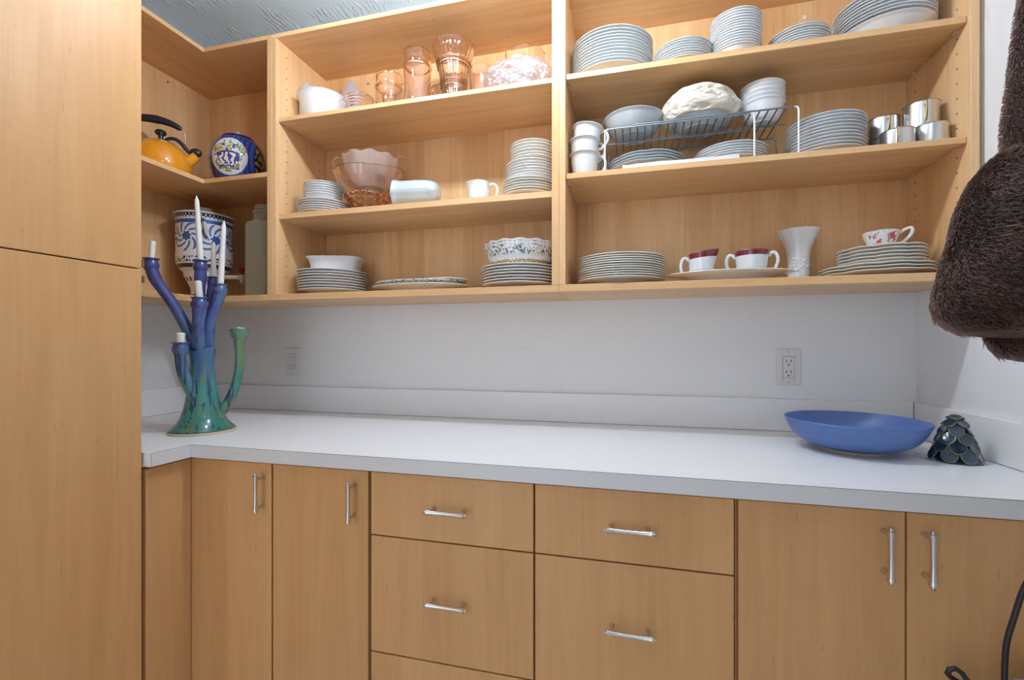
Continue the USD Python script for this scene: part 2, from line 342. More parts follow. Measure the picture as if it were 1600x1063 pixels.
def part(parent, name, mesh, mat, label=None, smooth=35, kind=None, uv=None):
    path = str(parent.GetPath()); base = numbered(path + '/' + name).split('/')[-1]
    p = usdkit.mesh(stage, f'{path}/{base}', mesh, M[mat], smooth=smooth, uv=uv).GetPrim()
    if label: p.SetCustomDataByKey('label', label)
    if kind: p.SetCustomDataByKey('kind', kind)
    return p
def single(name, mesh, mat, label, cat_, loc=(0, 0, 0), rz=0.0, group=None, smooth=35):
    m = usdkit.mesh(stage, '/World/' + numbered(name), mesh, M[mat], smooth=smooth)
    m.AddTranslateOp().Set(Gf.Vec3d(*map(float, loc)))
    if rz: m.AddRotateZOp().Set(float(math.degrees(rz)))
    tag(m.GetPrim(), label, cat_, group); return m.GetPrim()
def again(proto, loc, label, rz=0.0, group=None):
    """A copy of a one-mesh thing or, instanced, of a thing with parts."""
    base = proto.GetName(); base = base[:-4] if base[-4:-3] == '_' and base[-3:].isdigit() else base
    was = proto.GetCustomData(); path = '/World/' + numbered(base)
    prim = (UsdGeom.Mesh if proto.IsA(UsdGeom.Mesh) else UsdGeom.Xform).Define(stage, path).GetPrim()
    prim.GetReferences().AddInternalReference(proto.GetPath())
    xf = UsdGeom.Xformable(prim); xf.ClearXformOpOrder()
    def op(kind, v):
        o = [q for q in prim.GetAttributes() if q.GetName() == 'xformOp:' + kind]
        if o: o[0].Set(v); return UsdGeom.XformOp(o[0])
        return xf.AddTranslateOp() if kind == 'translate' else xf.AddRotateZOp()
    ops = [op('translate', None)] if False else []
    t = prim.GetAttribute('xformOp:translate')
    if not t: t = xf.AddTranslateOp().GetAttr()
    t.Set(Gf.Vec3d(*map(float, loc))); ops = [UsdGeom.XformOp(t)]
    if rz:
        q = prim.GetAttribute('xformOp:rotateZ')
        if not q: q = xf.AddRotateZOp().GetAttr()
        q.Set(float(math.degrees(rz))); ops.append(UsdGeom.XformOp(q))
    xf.SetXformOpOrder(ops)
    if not proto.IsA(UsdGeom.Mesh): prim.SetInstanceable(True)
    tag(prim, label, was['category'], group or was.get('group')); return prim
def struct(name, mesh, mat):
    p = usdkit.mesh(stage, '/World/' + numbered(name), mesh, M[mat], smooth=False).GetPrim()
    p.SetCustomDataByKey('kind', 'structure'); p.SetCustomDataByKey('label', name.replace('_', ' ') + ' of the pantry room'); return p

# ------------------------------------------------------------------ room shell
ZC = 2.44; XR = 2.62; YF = -3.2
struct('floor', box(-0.12, XR + 0.12, YF - 0.12, 0.12, -0.1, 0.0), 'floor_tile')
struct('ceiling', box(-0.12, XR + 0.12, YF - 0.12, 0.12, ZC, ZC + 0.1), 'ceiling_paint')
struct('wall_back', box(-0.12, XR + 0.12, 0.0, 0.12, 0.0, ZC), 'wall_paint')
struct('wall_left', box(-0.12, 0.0, YF, 0.0, 0.0, ZC), 'wall_paint')
struct('wall_right', box(XR, XR + 0.12, YF, 0.0, 0.0, ZC), 'wall_paint')
struct('wall_front', cat(box(-0.12, 0.25, YF - 0.12, YF, 0, ZC), box(1.45, XR + 0.12, YF - 0.12, YF, 0, ZC), box(0.25, 1.45, YF - 0.12, YF, 2.3, ZC)), 'wall_paint')  # out of view; opening placed towards the left to light the cabinet fronts

# ------------------------------------------------------------------ wall bookcases
D, DS, DL = 0.2809, 0.2689, 0.2741
ZT0, ZT1, ZB0, ZB1 = 2.2621, 2.2771, 1.3434, 1.3647
YE = -0.748
def pins(parent, xs, ys, z, side):
    for x in xs:
        for y in ys: part(parent, 'shelf_pin', box(x, x + 0.009, y - 0.006, y + 0.006, z - 0.0055, z - 0.0002, 0.001) if side > 0 else box(x - 0.009, x, y - 0.006, y + 0.006, z - 0.0055, z - 0.0002, 0.001), 'pin_plastic')
def holes(parent, x, side, ys, skip=()):
    ms = []
    z = 1.432
    while z < 2.235:
        if all(abs(z - s) > 0.012 for s in skip):
            for y in ys:
                ms.append(turned(cyl(0.0024, -0.0003, 0.0003, 8), pi / 2, (0, 1, 0)).apply_translation((x, y, z)) if False else moved(turned(cyl(0.0024, -0.0003, 0.0003, 8), pi / 2, (0, 1, 0)), (x, y, z)))
        z += 0.0375
    part(parent, 'pin_holes', cat(*ms), 'pin_hole_dark', 'rows of small drilled shelf pin holes', kind='stuff')
def L(y0): return [(0.006, -0.006), (0.5525, -0.006), (0.5525, -y0), (DL, -y0), (DL, YE), (0.006, YE)]
def Lo(y0, x1): return [(0.0005, -0.0005), (x1, -0.0005), (x1, -y0), (DL, -y0), (DL, YE), (0.0005, YE)]
c1 = thing('wall_bookcase', 'maple corner bookcase hung in the wall corner, holding the orange kettle', 'bookcase')
part(c1, 'top_panel', extrude(Lo(D, 0.5525), ZT0, ZT1), 'maple_cross')
part(c1, 'bottom_panel', extrude(Lo(D, 0.5525), ZB0, ZB1), 'maple_cross')
part(c1, 'shelf', extrude(L(D), 1.7801, 1.7956), 'maple_cross')
part(c1, 'back_panel', box(0.0065, 0.5525, -0.006, -0.0005, ZB1, ZT0), 'maple_upright')
part(c1, 'back_panel', box(0.0005, 0.006, YE, -0.0005, ZB1, ZT0), 'maple_upright')
part(c1, 'side_panel', box(0.5527, 0.5718, -D, -0.0005, ZB0, ZT1), 'maple_upright')
part(c1, 'screw', moved(turned(cyl(0.004, 0, 0.0012, 10), pi / 2, (0, 1, 0)), (0.0055, -0.2, 2.235)), 'pin_hole_dark')
c2 = thing('wall_bookcase', 'maple bookcase between corner unit and divider, holding pink glassware', 'bookcase')
c3 = thing('wall_bookcase', 'maple bookcase beside the fur coat, holding white plates and small pans', 'bookcase')
for c, xa, xb, xc, xd, sh in ((c2, 0.572, 0.5912, 1.5654, 1.5868, ((1.9731, 1.9881), (1.6302, 1.649))), (c3, 1.5872, 1.6061, 2.5902, 2.6083, ((1.9754, 1.9921), (1.6802, 1.6964)))):
    part(c, 'side_panel', box(xa, xb, -D, -0.0005, ZB1 + .0002, ZT0 - .0002), 'maple_upright'); part(c, 'side_panel', box(xc, xd, -D, -0.0005, ZB1 + .0002, ZT0 - .0002), 'maple_upright')
    part(c, 'top_panel', box(xa, xd, -D, -0.0005, ZT0, ZT1), 'maple_shelf'); part(c, 'bottom_panel', box(xa, xd, -D, -0.0005, ZB0, ZB1), 'maple_shelf')
    part(c, 'back_panel', box(xb, xc, -0.006, -0.0005, ZB1, ZT0), 'maple_upright')
    for z0, z1 in sh:
        part(c, 'shelf', box(xb + 0.0008, xc - 0.0008, -DS, -0.0065, z0, z1), 'maple_shelf')
        pins(c, [xb], (-0.232, -0.048), z0, 1); pins(c, [xc], (-0.232, -0.048), z0, -1)
    sk = [z for s in sh for z in s] + [s[0] - .006 for s in sh]
    holes(c, xb, 1, (-0.231, -0.05), sk); holes(c, xc, -1, (-0.231, -0.05), sk)
part(c2, 'screw', moved(turned(cyl(0.004, 0, 0.0012, 10), pi / 2, (1, 0, 0)), (0.782, -0.0055, 2.223)), 'pin_hole_dark')
part(c3, 'screw_cap', moved(turned(cyl(0.0065, 0, 0.002, 14), pi / 2, (1, 0, 0)), (2.32, -0.0055, 2.214)), 'white_plastic', 'white plastic screw cap')
part(c3, 'filler_strip', box(2.6085, XR - 0.0004, -0.262, -0.0005, ZB0, ZT1), 'maple_upright', 'recessed filler strip against the wall')

# ------------------------------------------------------------------ base cabinets
FD = 0.615; ZK = 0.8789; Z_TOP = 0.870
def handle_mesh(length, post):
    h = length / 2
    prof = [(0, -h), (0.0028, -h + .0006), (0.0042, -h + .004), (0.0034, -h + .0062), (0.0070, -h + .0078), (0.0071, -h + .0100), (0.0058, -h + .014), (0.0047, -h * .3), (0.0044, 0), (0.0047, h * .3), (0.0058, h - .014), (0.0071, h - .0100), (0.0070, h - .0078), (0.0034, h - .0062), (0.0042, h - .004), (0.0028, h - .0006), (0, h)]
    m = [moved(revolve(prof, 20), (0, -0.028, 0))]
    for s in (-1, 1): m.append(tube([(0, 0, s * post / 2), (0, -0.004, s * post / 2), (0, -0.028, s * post / 2)], [0.0055, 0.0040, 0.0036], 12))
    return cat(*m)
def handle(parent, x, y, z, vertical=True):
    m = handle_mesh(0.107, 0.076)
    if not vertical: m = turned(m, pi / 2, (0, 1, 0))
    p = usdkit.mesh(stage, f'{parent.GetPath()}/handle', moved(m, (x, y, z)), M['satin_nickel'], smooth=35).GetPrim()
    p.SetCustomDataByKey('label', 'satin nickel bar handle with turned ends'); return p
def front(parent, name, x0, x1, z0, z1): return part(parent, name, box(x0, x1, -FD, -FD + 0.019, z0, z1, 0.001), 'maple_front_dimmed')
def carcass(parent, x0, x1): part(parent, 'body', box(x0, x1, -FD + 0.020, -0.012, 0.10, ZK - 0.001), 'maple_upright'); part(parent, 'toe_kick', box(x0, x1, -0.54, -0.525, 0.001, 0.0995), 'maple_front_dimmed')
b1 = thing('base_cabinet', 'maple corner base cabinet beside the tall cabinet, with one handled door', 'cabinet')
part(b1, 'body', extrude([(0.012, -0.012), (0.872, -0.012), (0.872, -FD + .020), (0.586, -FD + .020), (0.586, -0.748), (0.012, -0.748)], 0.10, ZK - .001), 'maple_upright')
part(b1, 'toe_kick', box(0.50, 0.872, -0.54, -0.525, 0.001, 0.0995), 'maple_front_dimmed')
part(b1, 'corner_panel', box(0.586, 0.605, -0.742, -FD - 0.0015, 0.10, Z_TOP, 0.001), 'maple_front_dimmed', 'plain side panel in the inner corner')
d1 = front(b1, 'door', 0.5965, 0.8700, 0.10, Z_TOP); handle(d1, 0.846, -FD, 0.797)
b2 = thing('base_cabinet', 'narrow maple base cabinet door between corner door and drawers', 'cabinet')
carcass(b2, 0.8735, 1.1620); d2 = front(b2, 'door', 0.8755, 1.1585, 0.10, Z_TOP); handle(d2, 1.121, -FD, 0.795)
b3 = thing('base_cabinet', 'maple three-drawer base cabinet beside the handled narrow door', 'cabinet')
carcass(b3, 1.1640, 1.5818)
b4 = thing('base_cabinet', 'maple three-drawer base cabinet beside the double-door cabinet', 'cabinet')
carcass(b4, 1.5828, 2.0020)
for b, x0, x1, hx in ((b3, 1.1670, 1.5800, 1.3755), (b4, 1.5847, 1.9992, 1.7925)):
    for z0, z1, hz in ((0.7144, Z_TOP, 0.7925), (0.4244, 0.7110, 0.5745), (0.10, 0.4210, 0.29)):
        dr = front(b, 'drawer', x0, x1, z0, z1); handle(dr, hx, -FD, hz, False)
b5 = thing('base_cabinet', 'maple double-door base cabinet at the coat end of the run', 'cabinet')
carcass(b5, 2.0040, XR - 0.012)
d5 = front(b5, 'door', 2.0075, 2.2956, 0.10, Z_TOP); handle(d5, 2.2605, -FD, 0.7945)
d6 = front(b5, 'door', 2.2993, 2.5850, 0.10, Z_TOP); handle(d6, 2.3255, -FD, 0.7945)
part(b5, 'filler_strip', box(2.588, XR - 0.012, -FD, -FD + .019, 0.10, Z_TOP), 'maple_front_dimmed')

# worktop
w = thing('worktop', 'white laminate worktop with low splashback running over all the base cabinets', 'countertop')
CD, CL, CE = 0.64, 0.6296, -0.7475
part(w, 'top_slab', extrude([(0.0008, -0.0008), (XR - .0008, -0.0008), (XR - .0008, -CD + .001), (CL - .001, -CD + .001), (CL - .001, CE), (0.0008, CE)], ZK, 0.914), 'laminate', smooth=False)
part(w, 'edge_strip', box(CL + .0002, XR - .0008, -CD, -CD + .0009, ZK, 0.9130, 0.0002), 'laminate_edge_shaded'); part(w, 'edge_strip', box(CL - .0009, CL, CE, -CD - .0002, ZK, 0.9130, 0.0002), 'laminate_edge_shaded')
part(w, 'edge_seam', cat(box(CL, XR - .0008, -CD + .0001, -CD + .0009, 0.9131, 0.9137, 0.0001), box(CL - .0009, CL - .0001, CE, -CD, 0.9131, 0.9137, 0.0001), box(CL - .0007, CL + .0001, CE - .0003, CE + .0003, ZK, .9130, 0.0001)), 'seam_brown', 'thin brown laminate joint line')
ZS = 1.016
part(w, 'splashback', box(0.0160, XR - 0.0160, -0.0150, -0.0008, 0.9148, ZS), 'laminate'); part(w, 'splashback', box(0.0008, 0.0150, CE, -0.0008, 0.9148, ZS), 'laminate'); part(w, 'splashback', box(XR - 0.0150, XR - .0008, -CD, -0.0008, 0.9148, ZS), 'laminate')
part(w, 'edge_seam', cat(box(0.016, XR - .016, -0.0152, -0.0100, 0.9141, 0.9147, .0001), box(0.010, 0.0152, CE, -0.015, 0.9141, 0.9147, .0001), box(XR - .0152, XR - .010, -CD, -.015, 0.9141, .9147, .0001), box(XR - .0158, XR - .0152, -.0156, -.0146, .915, ZS, .0001)), 'seam_brown', 'thin brown joint under the splashback')

# tall cabinet
tc = thing('tall_cabinet', 'tall maple pantry cabinet with plain upper and lower doors, nearest the candelabra', 'cabinet')
part(tc, 'body', box(0.0008, 0.587, -1.62, -0.7535, 0.10, 2.42), 'maple_upright'); part(tc, 'toe_kick', box(0.4, 0.53, -1.62, -0.76, 0.001, 0.0995), 'maple_front_dimmed')
part(tc, 'upper_door', box(0.588, 0.607, -1.30, -0.7540, 1.3775, 2.40, .001), 'maple_front_dimmed'); part(tc, 'lower_door', box(0.588, 0.607, -1.30, -0.7540, 0.10, 1.3745, .001), 'maple_front_dimmed')
part(tc, 'upper_door', box(0.588, 0.607, -1.62, -1.3035, 1.3775, 2.40, .001), 'maple_front_dimmed'); part(tc, 'lower_door', box(0.588, 0.607, -1.62, -1.3035, 0.10, 1.3745, .001), 'maple_front_dimmed')
for z in (1.392, 1.352):
    part(tc, 'hinge', cat(box(0.590, 0.604, -0.7528, -0.744, z - .007, z + .007, .002), moved(cyl(0.0035, -.009, .009, 10), (0.6, -0.7455, z))), 'old_brass', 'small dark brass hinge')

# ------------------------------------------------------------------ outlets
def outlet(loc, label):
    o = thing('wall_outlet', label, 'outlet', loc, group=None)
    part(o, 'cover_plate', cat(box(-0.035, -0.0168, -0.0055, -0.0002, -0.057, 0.057, .0015), box(0.0168, 0.035, -0.0055, -0.0002, -0.057, 0.057, .0015), box(-0.0172, 0.0172, -0.0055, -0.0002, 0.0335, 0.057, .0015), box(-0.0172, 0.0172, -0.0055, -0.0002, -0.057, -0.0335, .0015)), 'outlet_white')
    part(o, 'receptacle', box(-0.0160, 0.0160, -0.0060, -0.0004, -0.0327, 0.0327, .0008), 'outlet_white')
    for z in (0.048, -0.048): part(o, 'screw', moved(turned(cyl(0.0024, 0, .0008, 10), pi / 2, (1, 0, 0)), (0, -0.0053, z)), 'satin_nickel')
    for zc in (0.0155, -0.0185):
        for x, hh in ((-0.0066, .0040), (0.0066, .0046)): part(o, 'slot', box(x - .0011, x + .0011, -0.0066, -0.0058, zc + .004 - hh, zc + .004 + hh, .0002), 'slot_dark')
        part(o, 'ground_hole', moved(turned(cyl(0.0024, 0, .0007, 10), pi / 2, (1, 0, 0)), (0, -0.0059, zc - .0085)), 'slot_dark')
    return o
outlet((0.4225, 0, 1.1175), 'white double wall outlet on the wall behind the green candle arm')
outlet((2.2755, 0, 1.1165), 'white double wall outlet above the blue bowl')

# ------------------------------------------------------------------ tableware builders
def plate(R, h, rf=None, p=0.008, edge=0.0030, mod=None, n=72):
    """Foot ring, curved well and a flatter flange, so that stacked rims stand apart."""
    rf = rf or R * 0.62; q = max(p, .0045); rw = rf + (R - rf) * .38; zu = h - edge
    zw_ = .0024 + (zu - .0024) * .66
    prof = [(0, .0022), (rf - .006, .0022), (rf - .005, 0), (rf - .001, 0), (rf + .0012, .0024), (rf * .4 + rw * .6, .0024 + (zw_ - .0024) * .55), (rw, zw_), (R - .006, zu - .0004), (R - .0012, zu + edge * .05), (R, zu + edge * .5), (R - .0010, h - .0002), (R - .0035, h), (R - .007, h - edge * .30), (rw - .001, zw_ + edge * .78), (rf * .4 + rw * .6 - .002, .0024 + (zw_ - .0024) * .55 + edge * .8), (rf - .003, q + .0012), (rf - .008, q - .0002), (0, q - .0002)]
    return revolve(prof, n, mod)
def bowl(R, h, rf, t=0.003, curve=0.55, n=64, lip=0.0, foot=0.003, mod=None, bead=0.0035):
    o = [(0, .0015), (rf - .004, .0015), (rf - .003, 0), (rf, 0), (rf + .0004, foot)]; i = []; Ri = R - bead
    S = [.125, .25, .375, .5, .625, .75, .85, .92]
    f = lambda s: (rf + (Ri - rf) * (s ** curve), foot + (h - foot - t * .5) * (s ** 1.25))
    o += [f(s) for s in S] + [(R - bead * .25, h - .0030), (R + lip, h - .0018), (R + lip - .0004, h - .0004), (R + lip - .0022, h)]
    i = [(Ri - t * .6, h - .0030)] + [(f(s)[0] - t, f(s)[1] + t * .45) for s in S[::-1]] + [(rf - .004, foot + t), (0, foot + t * .8)]
    return revolve(o + i, n, mod)
ORD = ['topmost', 'second from top', 'third from top', 'fourth from top', 'fifth from top', 'sixth from top', 'seventh from top', 'eighth from top', 'ninth from top', 'tenth from top', 'eleventh from top', 'twelfth from top', 'thirteenth from top', 'fourteenth from top', 'fifteenth from top']
def stack(name, cat_, mesh, mat, x, y, z, pitch, n, what, where, group, jit=0.0012, smooth=40):
    proto = None
    for i in range(n):
        o = n - 1 - i; pos = ORD[o] if i else 'bottommost'
        lab = f'{what}, {pos} {where}'
        loc = (x + RNG.uniform(-jit, jit), y + RNG.uniform(-jit, jit), z + i * pitch + 0.0001)
        if proto is None: proto = single(name, mesh, mat, lab, cat_, loc, group=group, smooth=smooth)
        else: again(proto, loc, lab, group=group)
def scallop(k, a=0.012, zw=0.0016, ph=0.0):
    def f(T, r, z):
        w = np.clip(r / max(r.max(), 1e-6) - 0.62, 0, 1) / 0.38
        s = np.abs(np.sin(k * T / 2 + ph)) ** 0.7 - 0.55
        return r * (1 + a * w * s), z + zw * w * s
    return f
def lemon(a, b):                                                          # stretches round pieces to ovals a x b
    return lambda m: m.apply_transform(np.diag([a, b, 1, 1])) or m
def oval(m, sx, sy): m = m.copy(); m.apply_transform(np.diag([sx, sy, 1.0, 1.0])); return m
def strap(p0, p1, out, r=0.0035, n=18, flat=1.0, bulge=0.0):
    """A C-shaped handle from p0 to p1 standing out by vector out."""
    p0, p1, out = map(np.asarray, (p0, p1, out)); mid = (p0 + p1) / 2
    pts = [p0, p0 + out * .55 + (p0 - mid) * .25, mid + out + (p0 - mid) * .35, mid + out * .88 - (p0 - mid) * .35, p1 + out * .42 + (p1 - mid) * .05, p1]
    return tube(spline(pts, n), r, 10, sy=flat)

R1T, R2T, M1T, M2T, L1T = 1.9921, 1.6964, 1.9881, 1.649, 1.7956
# ---- right bookcase, top shelf
stack('dinner_plate', 'plate', plate(0.1255, 0.0275, .075, .0094), 'porcelain_grey', 1.7336, -0.1362, R1T, 0.0094, 12, 'white dinner plate', 'in the big stack beside the divider, top shelf', 'dinner plates on the top shelf')
stack('side_plate', 'plate', plate(0.084, 0.0165, .05, .0070), 'porcelain_grey', 1.943, -0.171, R1T, 0.0070, 8, 'white side plate', 'between big plates and tall bowl stack, top shelf', 'side plates left of the bowl stack')
stack('fruit_bowl', 'bowl', bowl(0.068, 0.029, .040, .0028, .62), 'porcelain', 2.086, -0.187, R1T, 0.0074, 14, 'small white bowl', 'in the tall stack on the top shelf', 'stacked bowls on the top shelf')
stack('saucer', 'plate', plate(0.077, 0.0125, .045, .0070), 'porcelain_grey', 2.250, -0.178, R1T, 0.0070, 7, 'small white plate', 'between bowl stack and platters, top shelf', 'small plates right of the bowl stack')
single('serving_bowl', bowl(0.1145, 0.050, .060, .004, .75), 'porcelain', 'wide white serving bowl under the stack of plates, end of the top shelf', 'bowl', (2.470, -0.140, R1T))
stack('wide_plate', 'plate', plate(0.1145, 0.020, .062, .0085), 'porcelain', 2.470, -0.140, R1T + 0.0400, 0.0088, 8, 'wide white plate', 'on the serving bowl, end of top shelf', 'wide plates stacked on a serving bowl')

# ---- right bookcase, middle shelf
def cup_thing(label, loc, rz, R=0.046, h=0.075, rf=0.028, tilt=0.0):
    c = thing('coffee_cup', label, 'cup', loc, rz)
    b = bowl(R, h, rf, .0026, .46, lip=.0022); hd = strap((R * .86, 0, h * .86), (R * .70, 0, h * .22), (0.028, 0, 0.0), .0030, flat=1.5)
    if tilt: b, hd = turned(b, tilt, (0, 1, 0), (0, 0, .0)), turned(hd, tilt, (0, 1, 0), (0, 0, .0))
    part(c, 'body', b, 'porcelain', smooth=50); part(c, 'handle', hd, 'porcelain', smooth=50); return c
cup0 = cup_thing('white coffee cup, bottom of the three nested cups by the divider', (1.655, -0.203, R2T + .0002), 0.30)
again(cup0, (1.654, -0.202, R2T + 0.044), 'white coffee cup, middle of the three nested cups by the divider', 0.42)
cup_thing('white coffee cup, tilted topmost of the three nested cups', (1.656, -0.204, R2T + 0.0835), 0.25, tilt=0.12)
again(cup0, (1.6555, -0.082, R2T + .0002), 'white coffee cup standing behind the three nested cups', -0.35)
stack('scalloped_plate', 'plate', plate(0.117, 0.028, .070, .0085, mod=scallop(8)), 'pale_porcelain', 1.838, -0.138, R2T, 0.0085, 4, 'white scalloped plate', 'under the wire rack near the cups', 'scalloped plates under the wire rack')
stack('luncheon_plate', 'plate', plate(0.100, 0.0195, .060, .0074), 'porcelain', 2.077, -0.150, R2T, 0.0074, 6, 'white luncheon plate', 'under the middle leg of the wire rack', 'luncheon plates under the wire rack')
stack('salad_plate', 'plate', plate(0.0955, 0.0175, .058, .0090), 'porcelain', 2.322, -0.160, R2T, 0.0090, 11, 'white salad plate', 'between the wire rack and the pans', 'salad plates beside the pans')
# folded paper napkin lying along the front edge
def crumple_grid(x0, x1, y0, y1, nx, ny, t, amp, seed, edge=0.0):
    rg = np.random.default_rng(seed); X, Y = np.meshgrid(np.linspace(x0, x1, nx), np.linspace(y0, y1, ny), indexing='ij')
    P = np.stack([X.ravel() * 18, Y.ravel() * 18, np.full(X.size, seed * 1.7)], 1)
    Z = np.abs(np.asarray(meshkit.fbm(P)).reshape(X.shape)) * amp * 2
    top = np.stack([X, Y, Z + t], -1).reshape(-1, 3); bot = np.stack([X, Y, Z * 0.0], -1).reshape(-1, 3); N = nx * ny; f = []
    for i in range(nx - 1):
        for j in range(ny - 1):
            a, b, c, d = i * ny + j, (i + 1) * ny + j, (i + 1) * ny + j + 1, i * ny + j + 1
            f += [(a, b, c), (a, c, d), (N + a, N + c, N + b), (N + a, N + d, N + c)]
    rim = [i * ny for i in range(nx)] + [(nx - 1) * ny + j for j in range(1, ny)] + [i * ny + ny - 1 for i in range(nx - 2, -1, -1)] + [j for j in range(ny - 2, 0, -1)]
    for a, b in zip(rim, rim[1:] + rim[:1]): f += [(a, N + a, N + b), (a, N + b, b)]
    return trimesh.Trimesh(np.vstack([top, bot]), f, process=False)
single('paper_napkin', crumple_grid(-0.155, 0.155, -0.005, 0.005, 60, 5, .007, .0035, 5), 'white_linen', 'folded white paper napkin on shelf edge below the wire rack', 'napkin', (1.925, -0.2610, R2T))
# expandable wire rack: two halves that overlap
rk = thing('wire_rack', 'expandable chrome wire shelf rack standing over plates beside the stacked cups', 'rack')
ZR = 1.824; rw = 0.0022
def fr_part(x0, x1, dz, wires, mat, leg0, leg1):
    yf, yb = -0.250, -0.050
    def leg(x):
        q = lambda y: [(x, y, R2T + .001), (x, y, ZR - .012 + dz), (x, y, ZR + dz)]
        sg = .010 if x in (leg0,) else -.010
        def bent(y, r): return tube([(x, y, R2T + .0005), (x, y, ZR - .05), (x, y, ZR - .012 + dz), (x + sg * .12, y, ZR - .005 + dz), (x + sg * .5, y, ZR - .0012 + dz), (x + sg, y, ZR + dz)], r, 10)
        return bent(yf, .0026), bent(yb, .0024)
    for x in [q for q in (leg0, leg1) if q]:
        a, b = leg(x); part(rk, 'leg', a, 'wire_white', 'white coated bent leg'); part(rk, 'leg', b, 'wire_metal')
    part(rk, 'rail', between((x0, yf, ZR + dz), (x1, yf, ZR + dz), .0024), 'wire_metal'); part(rk, 'rail', between((x0, yb, ZR + dz), (x1, yb, ZR + dz), .0024), 'wire_metal'); part(rk, 'rail', between((x0, -0.15, ZR + dz - .003), (x1, -0.15, ZR + dz - .003), .0020), 'wire_metal')
    for x in wires: part(rk, 'cross_wire', between((x, yf, ZR + dz), (x, yb, ZR + dz), rw, 8), 'wire_metal')
fr_part(1.724, 2.115, -0.0025, np.linspace(1.748, 2.112, 18), 'wire_metal', 1.719, 2.121)
fr_part(1.800, 2.224, 0.0025, np.linspace(1.8125, 2.200, 19), 'wire_metal', None, 2.229)
ZRR = ZR + 0.0052
single('serving_bowl', bowl(0.0925, 0.058, .050, .0035, .62), 'pale_porcelain', 'plain white bowl on the wire rack above the scalloped plates', 'bowl', (1.800, -0.150, ZRR))
single('serving_bowl', bowl(0.0965, 0.062, .052, .0035, .60), 'pale_porcelain', 'white bowl on the wire rack holding a beige cloth', 'bowl', (1.994, -0.150, ZRR))
stack('cereal_bowl', 'bowl', bowl(0.060, 0.056, .030, .0028, .50), 'porcelain', 2.1645, -0.150, ZRR, 0.0125, 5, 'white cereal bowl', 'stacked at the end of the wire rack', 'cereal bowls on the wire rack')
def heap():
    m = trimesh.creation.icosphere(6, 1.0); v = m.vertices.copy(); n1 = np.asarray(meshkit.fbm(v * np.array([1.2, 2.0, 1.2]) + 4.0)); n2 = np.abs(np.asarray(meshkit.fbm(v * np.array([2.2, 6.5, 3.0]) + 9.0)))
    fold = np.abs(np.sin(5.5 * v[:, 1] + 3.2 * v[:, 2] + 1.2 * v[:, 0] + 7 * n1)) ** .6; v *= (.88 + .22 * n1 + .12 * n2 + .17 * fold)[:, None]; v = v * [.092, .084, .056]; v[:, 2] = np.maximum(v[:, 2], -.034); v[:, 2] -= v[:, 2].min(); m.vertices = v; return m
single('cloth_napkin', heap(), 'linen', 'crumpled beige linen napkin heaped in the bowl on the wire rack', 'cloth', (1.994, -0.150, ZRR + .026), smooth=60)

# small stainless pans
def pan(label, loc, rz, R=0.037, h=0.056, brass=True):
    p = thing('mini_pan', label, 'pan', loc, rz)
    prof = [(0, 0), (R - .004, 0), (R - .001, .0012), (R, .004), (R, h - .002), (R + .0014, h - .0008), (R + .0010, h), (R - .0012, h - .0004), (R - .0014, .004), (R - .004, .0016), (0, .0016)]
    part(p, 'body', revolve(prof, 56), 'stainless', smooth=40)
    part(p, 'handle', strap((R + .0003, 0, h * .82), (R + .0003, 0, h * .28), (0.014, 0, 0), .0021, flat=2.0), 'brass' if brass else 'satin_nickel', 'small brass strap handle' if brass else None)
    part(p, 'rivet_plate', cat(moved(turned(cyl(.004, -.0005, .0016, 12), pi / 2, (0, 1, 0)), (R, 0, h * .82)), moved(turned(cyl(.004, -.0005, .0016, 12), pi / 2, (0, 1, 0)), (R, 0, h * .28))), 'satin_nickel'); return p
ca = lambda x, y: atan2(-1.651 - y, 1.7996 - x)
pan('small stainless pan at shelf front, nearest the bookcase end panel', (2.5490, -0.2040, R2T), ca(2.549, -.204) - 1.9, .0370, .0565)
pan('small stainless pan at shelf front, nearest the plate stack', (2.4690, -0.2150, R2T), ca(2.469, -.215) + .05, .0365, .0470)
pan('small stainless pan at the back, underneath another pan', (2.4740, -0.1330, R2T), ca(2.47, -.13) - 2.4, .0372, .0560)
pan('small stainless pan on top of the back pan beside the plates', (2.4740, -0.1330, R2T + .0563), ca(2.47, -.13) + .30, .0367, .0600)
pan('small stainless pan raised on top, touching the end panel', (2.5440, -0.1720, R2T + .0568), ca(2.54, -.17) + .22, .0385, .0720)

# ---- right bookcase, bottom shelf
stack('rimmed_plate', 'plate', plate(0.1320, 0.0205, .085, .0067), 'stoneware_cream', 1.7620, -0.1600, ZB1, 0.0067, 11, 'cream rimmed plate', 'in the stack below the nested cups', 'cream plates on the bottom shelf')
pl_m = oval(plate(0.170, 0.0285, .10, .006), 1.0, 0.56)
single('oval_platter', pl_m, 'stoneware_cream', 'long cream oval platter carrying the maroon-rimmed creamer and sugar bowl', 'platter', (2.068, -0.186, ZB1))
ZPL = ZB1 + .0062
rtv = np.array([0.968, 0.2516, 0.0])
cr = thing('creamer', 'white creamer with maroon rim and spout, standing on the oval platter', 'creamer', (1.994, -0.185, ZPL), -0.13)
R_, h_ = .036, .082
def jugmod(R, sp, tilt):
    def f(T, r, z):
        w = np.clip((z / h_ - .55) / .45, 0, 1); e = np.exp(-(np.angle(np.exp(1j * T)) / .45) ** 2)
        return r * (1 + sp * w * e), z + tilt * w * (np.cos(T) * .5 + .5) ** 2
    return f
jb = [(0, .002), (.026, .002), (.027, 0), (.030, 0), (.032, .006), (.0335, .02), (.0345, .045), (.0350, .066)]
band = [(.0350, .0661), (.0356, .080), (.0346, .082), (.0330, .080), (.0328, .0661)]
ji = [(.0328, .066), (.0322, .045), (.031, .02), (.028, .008), (0, .006)]
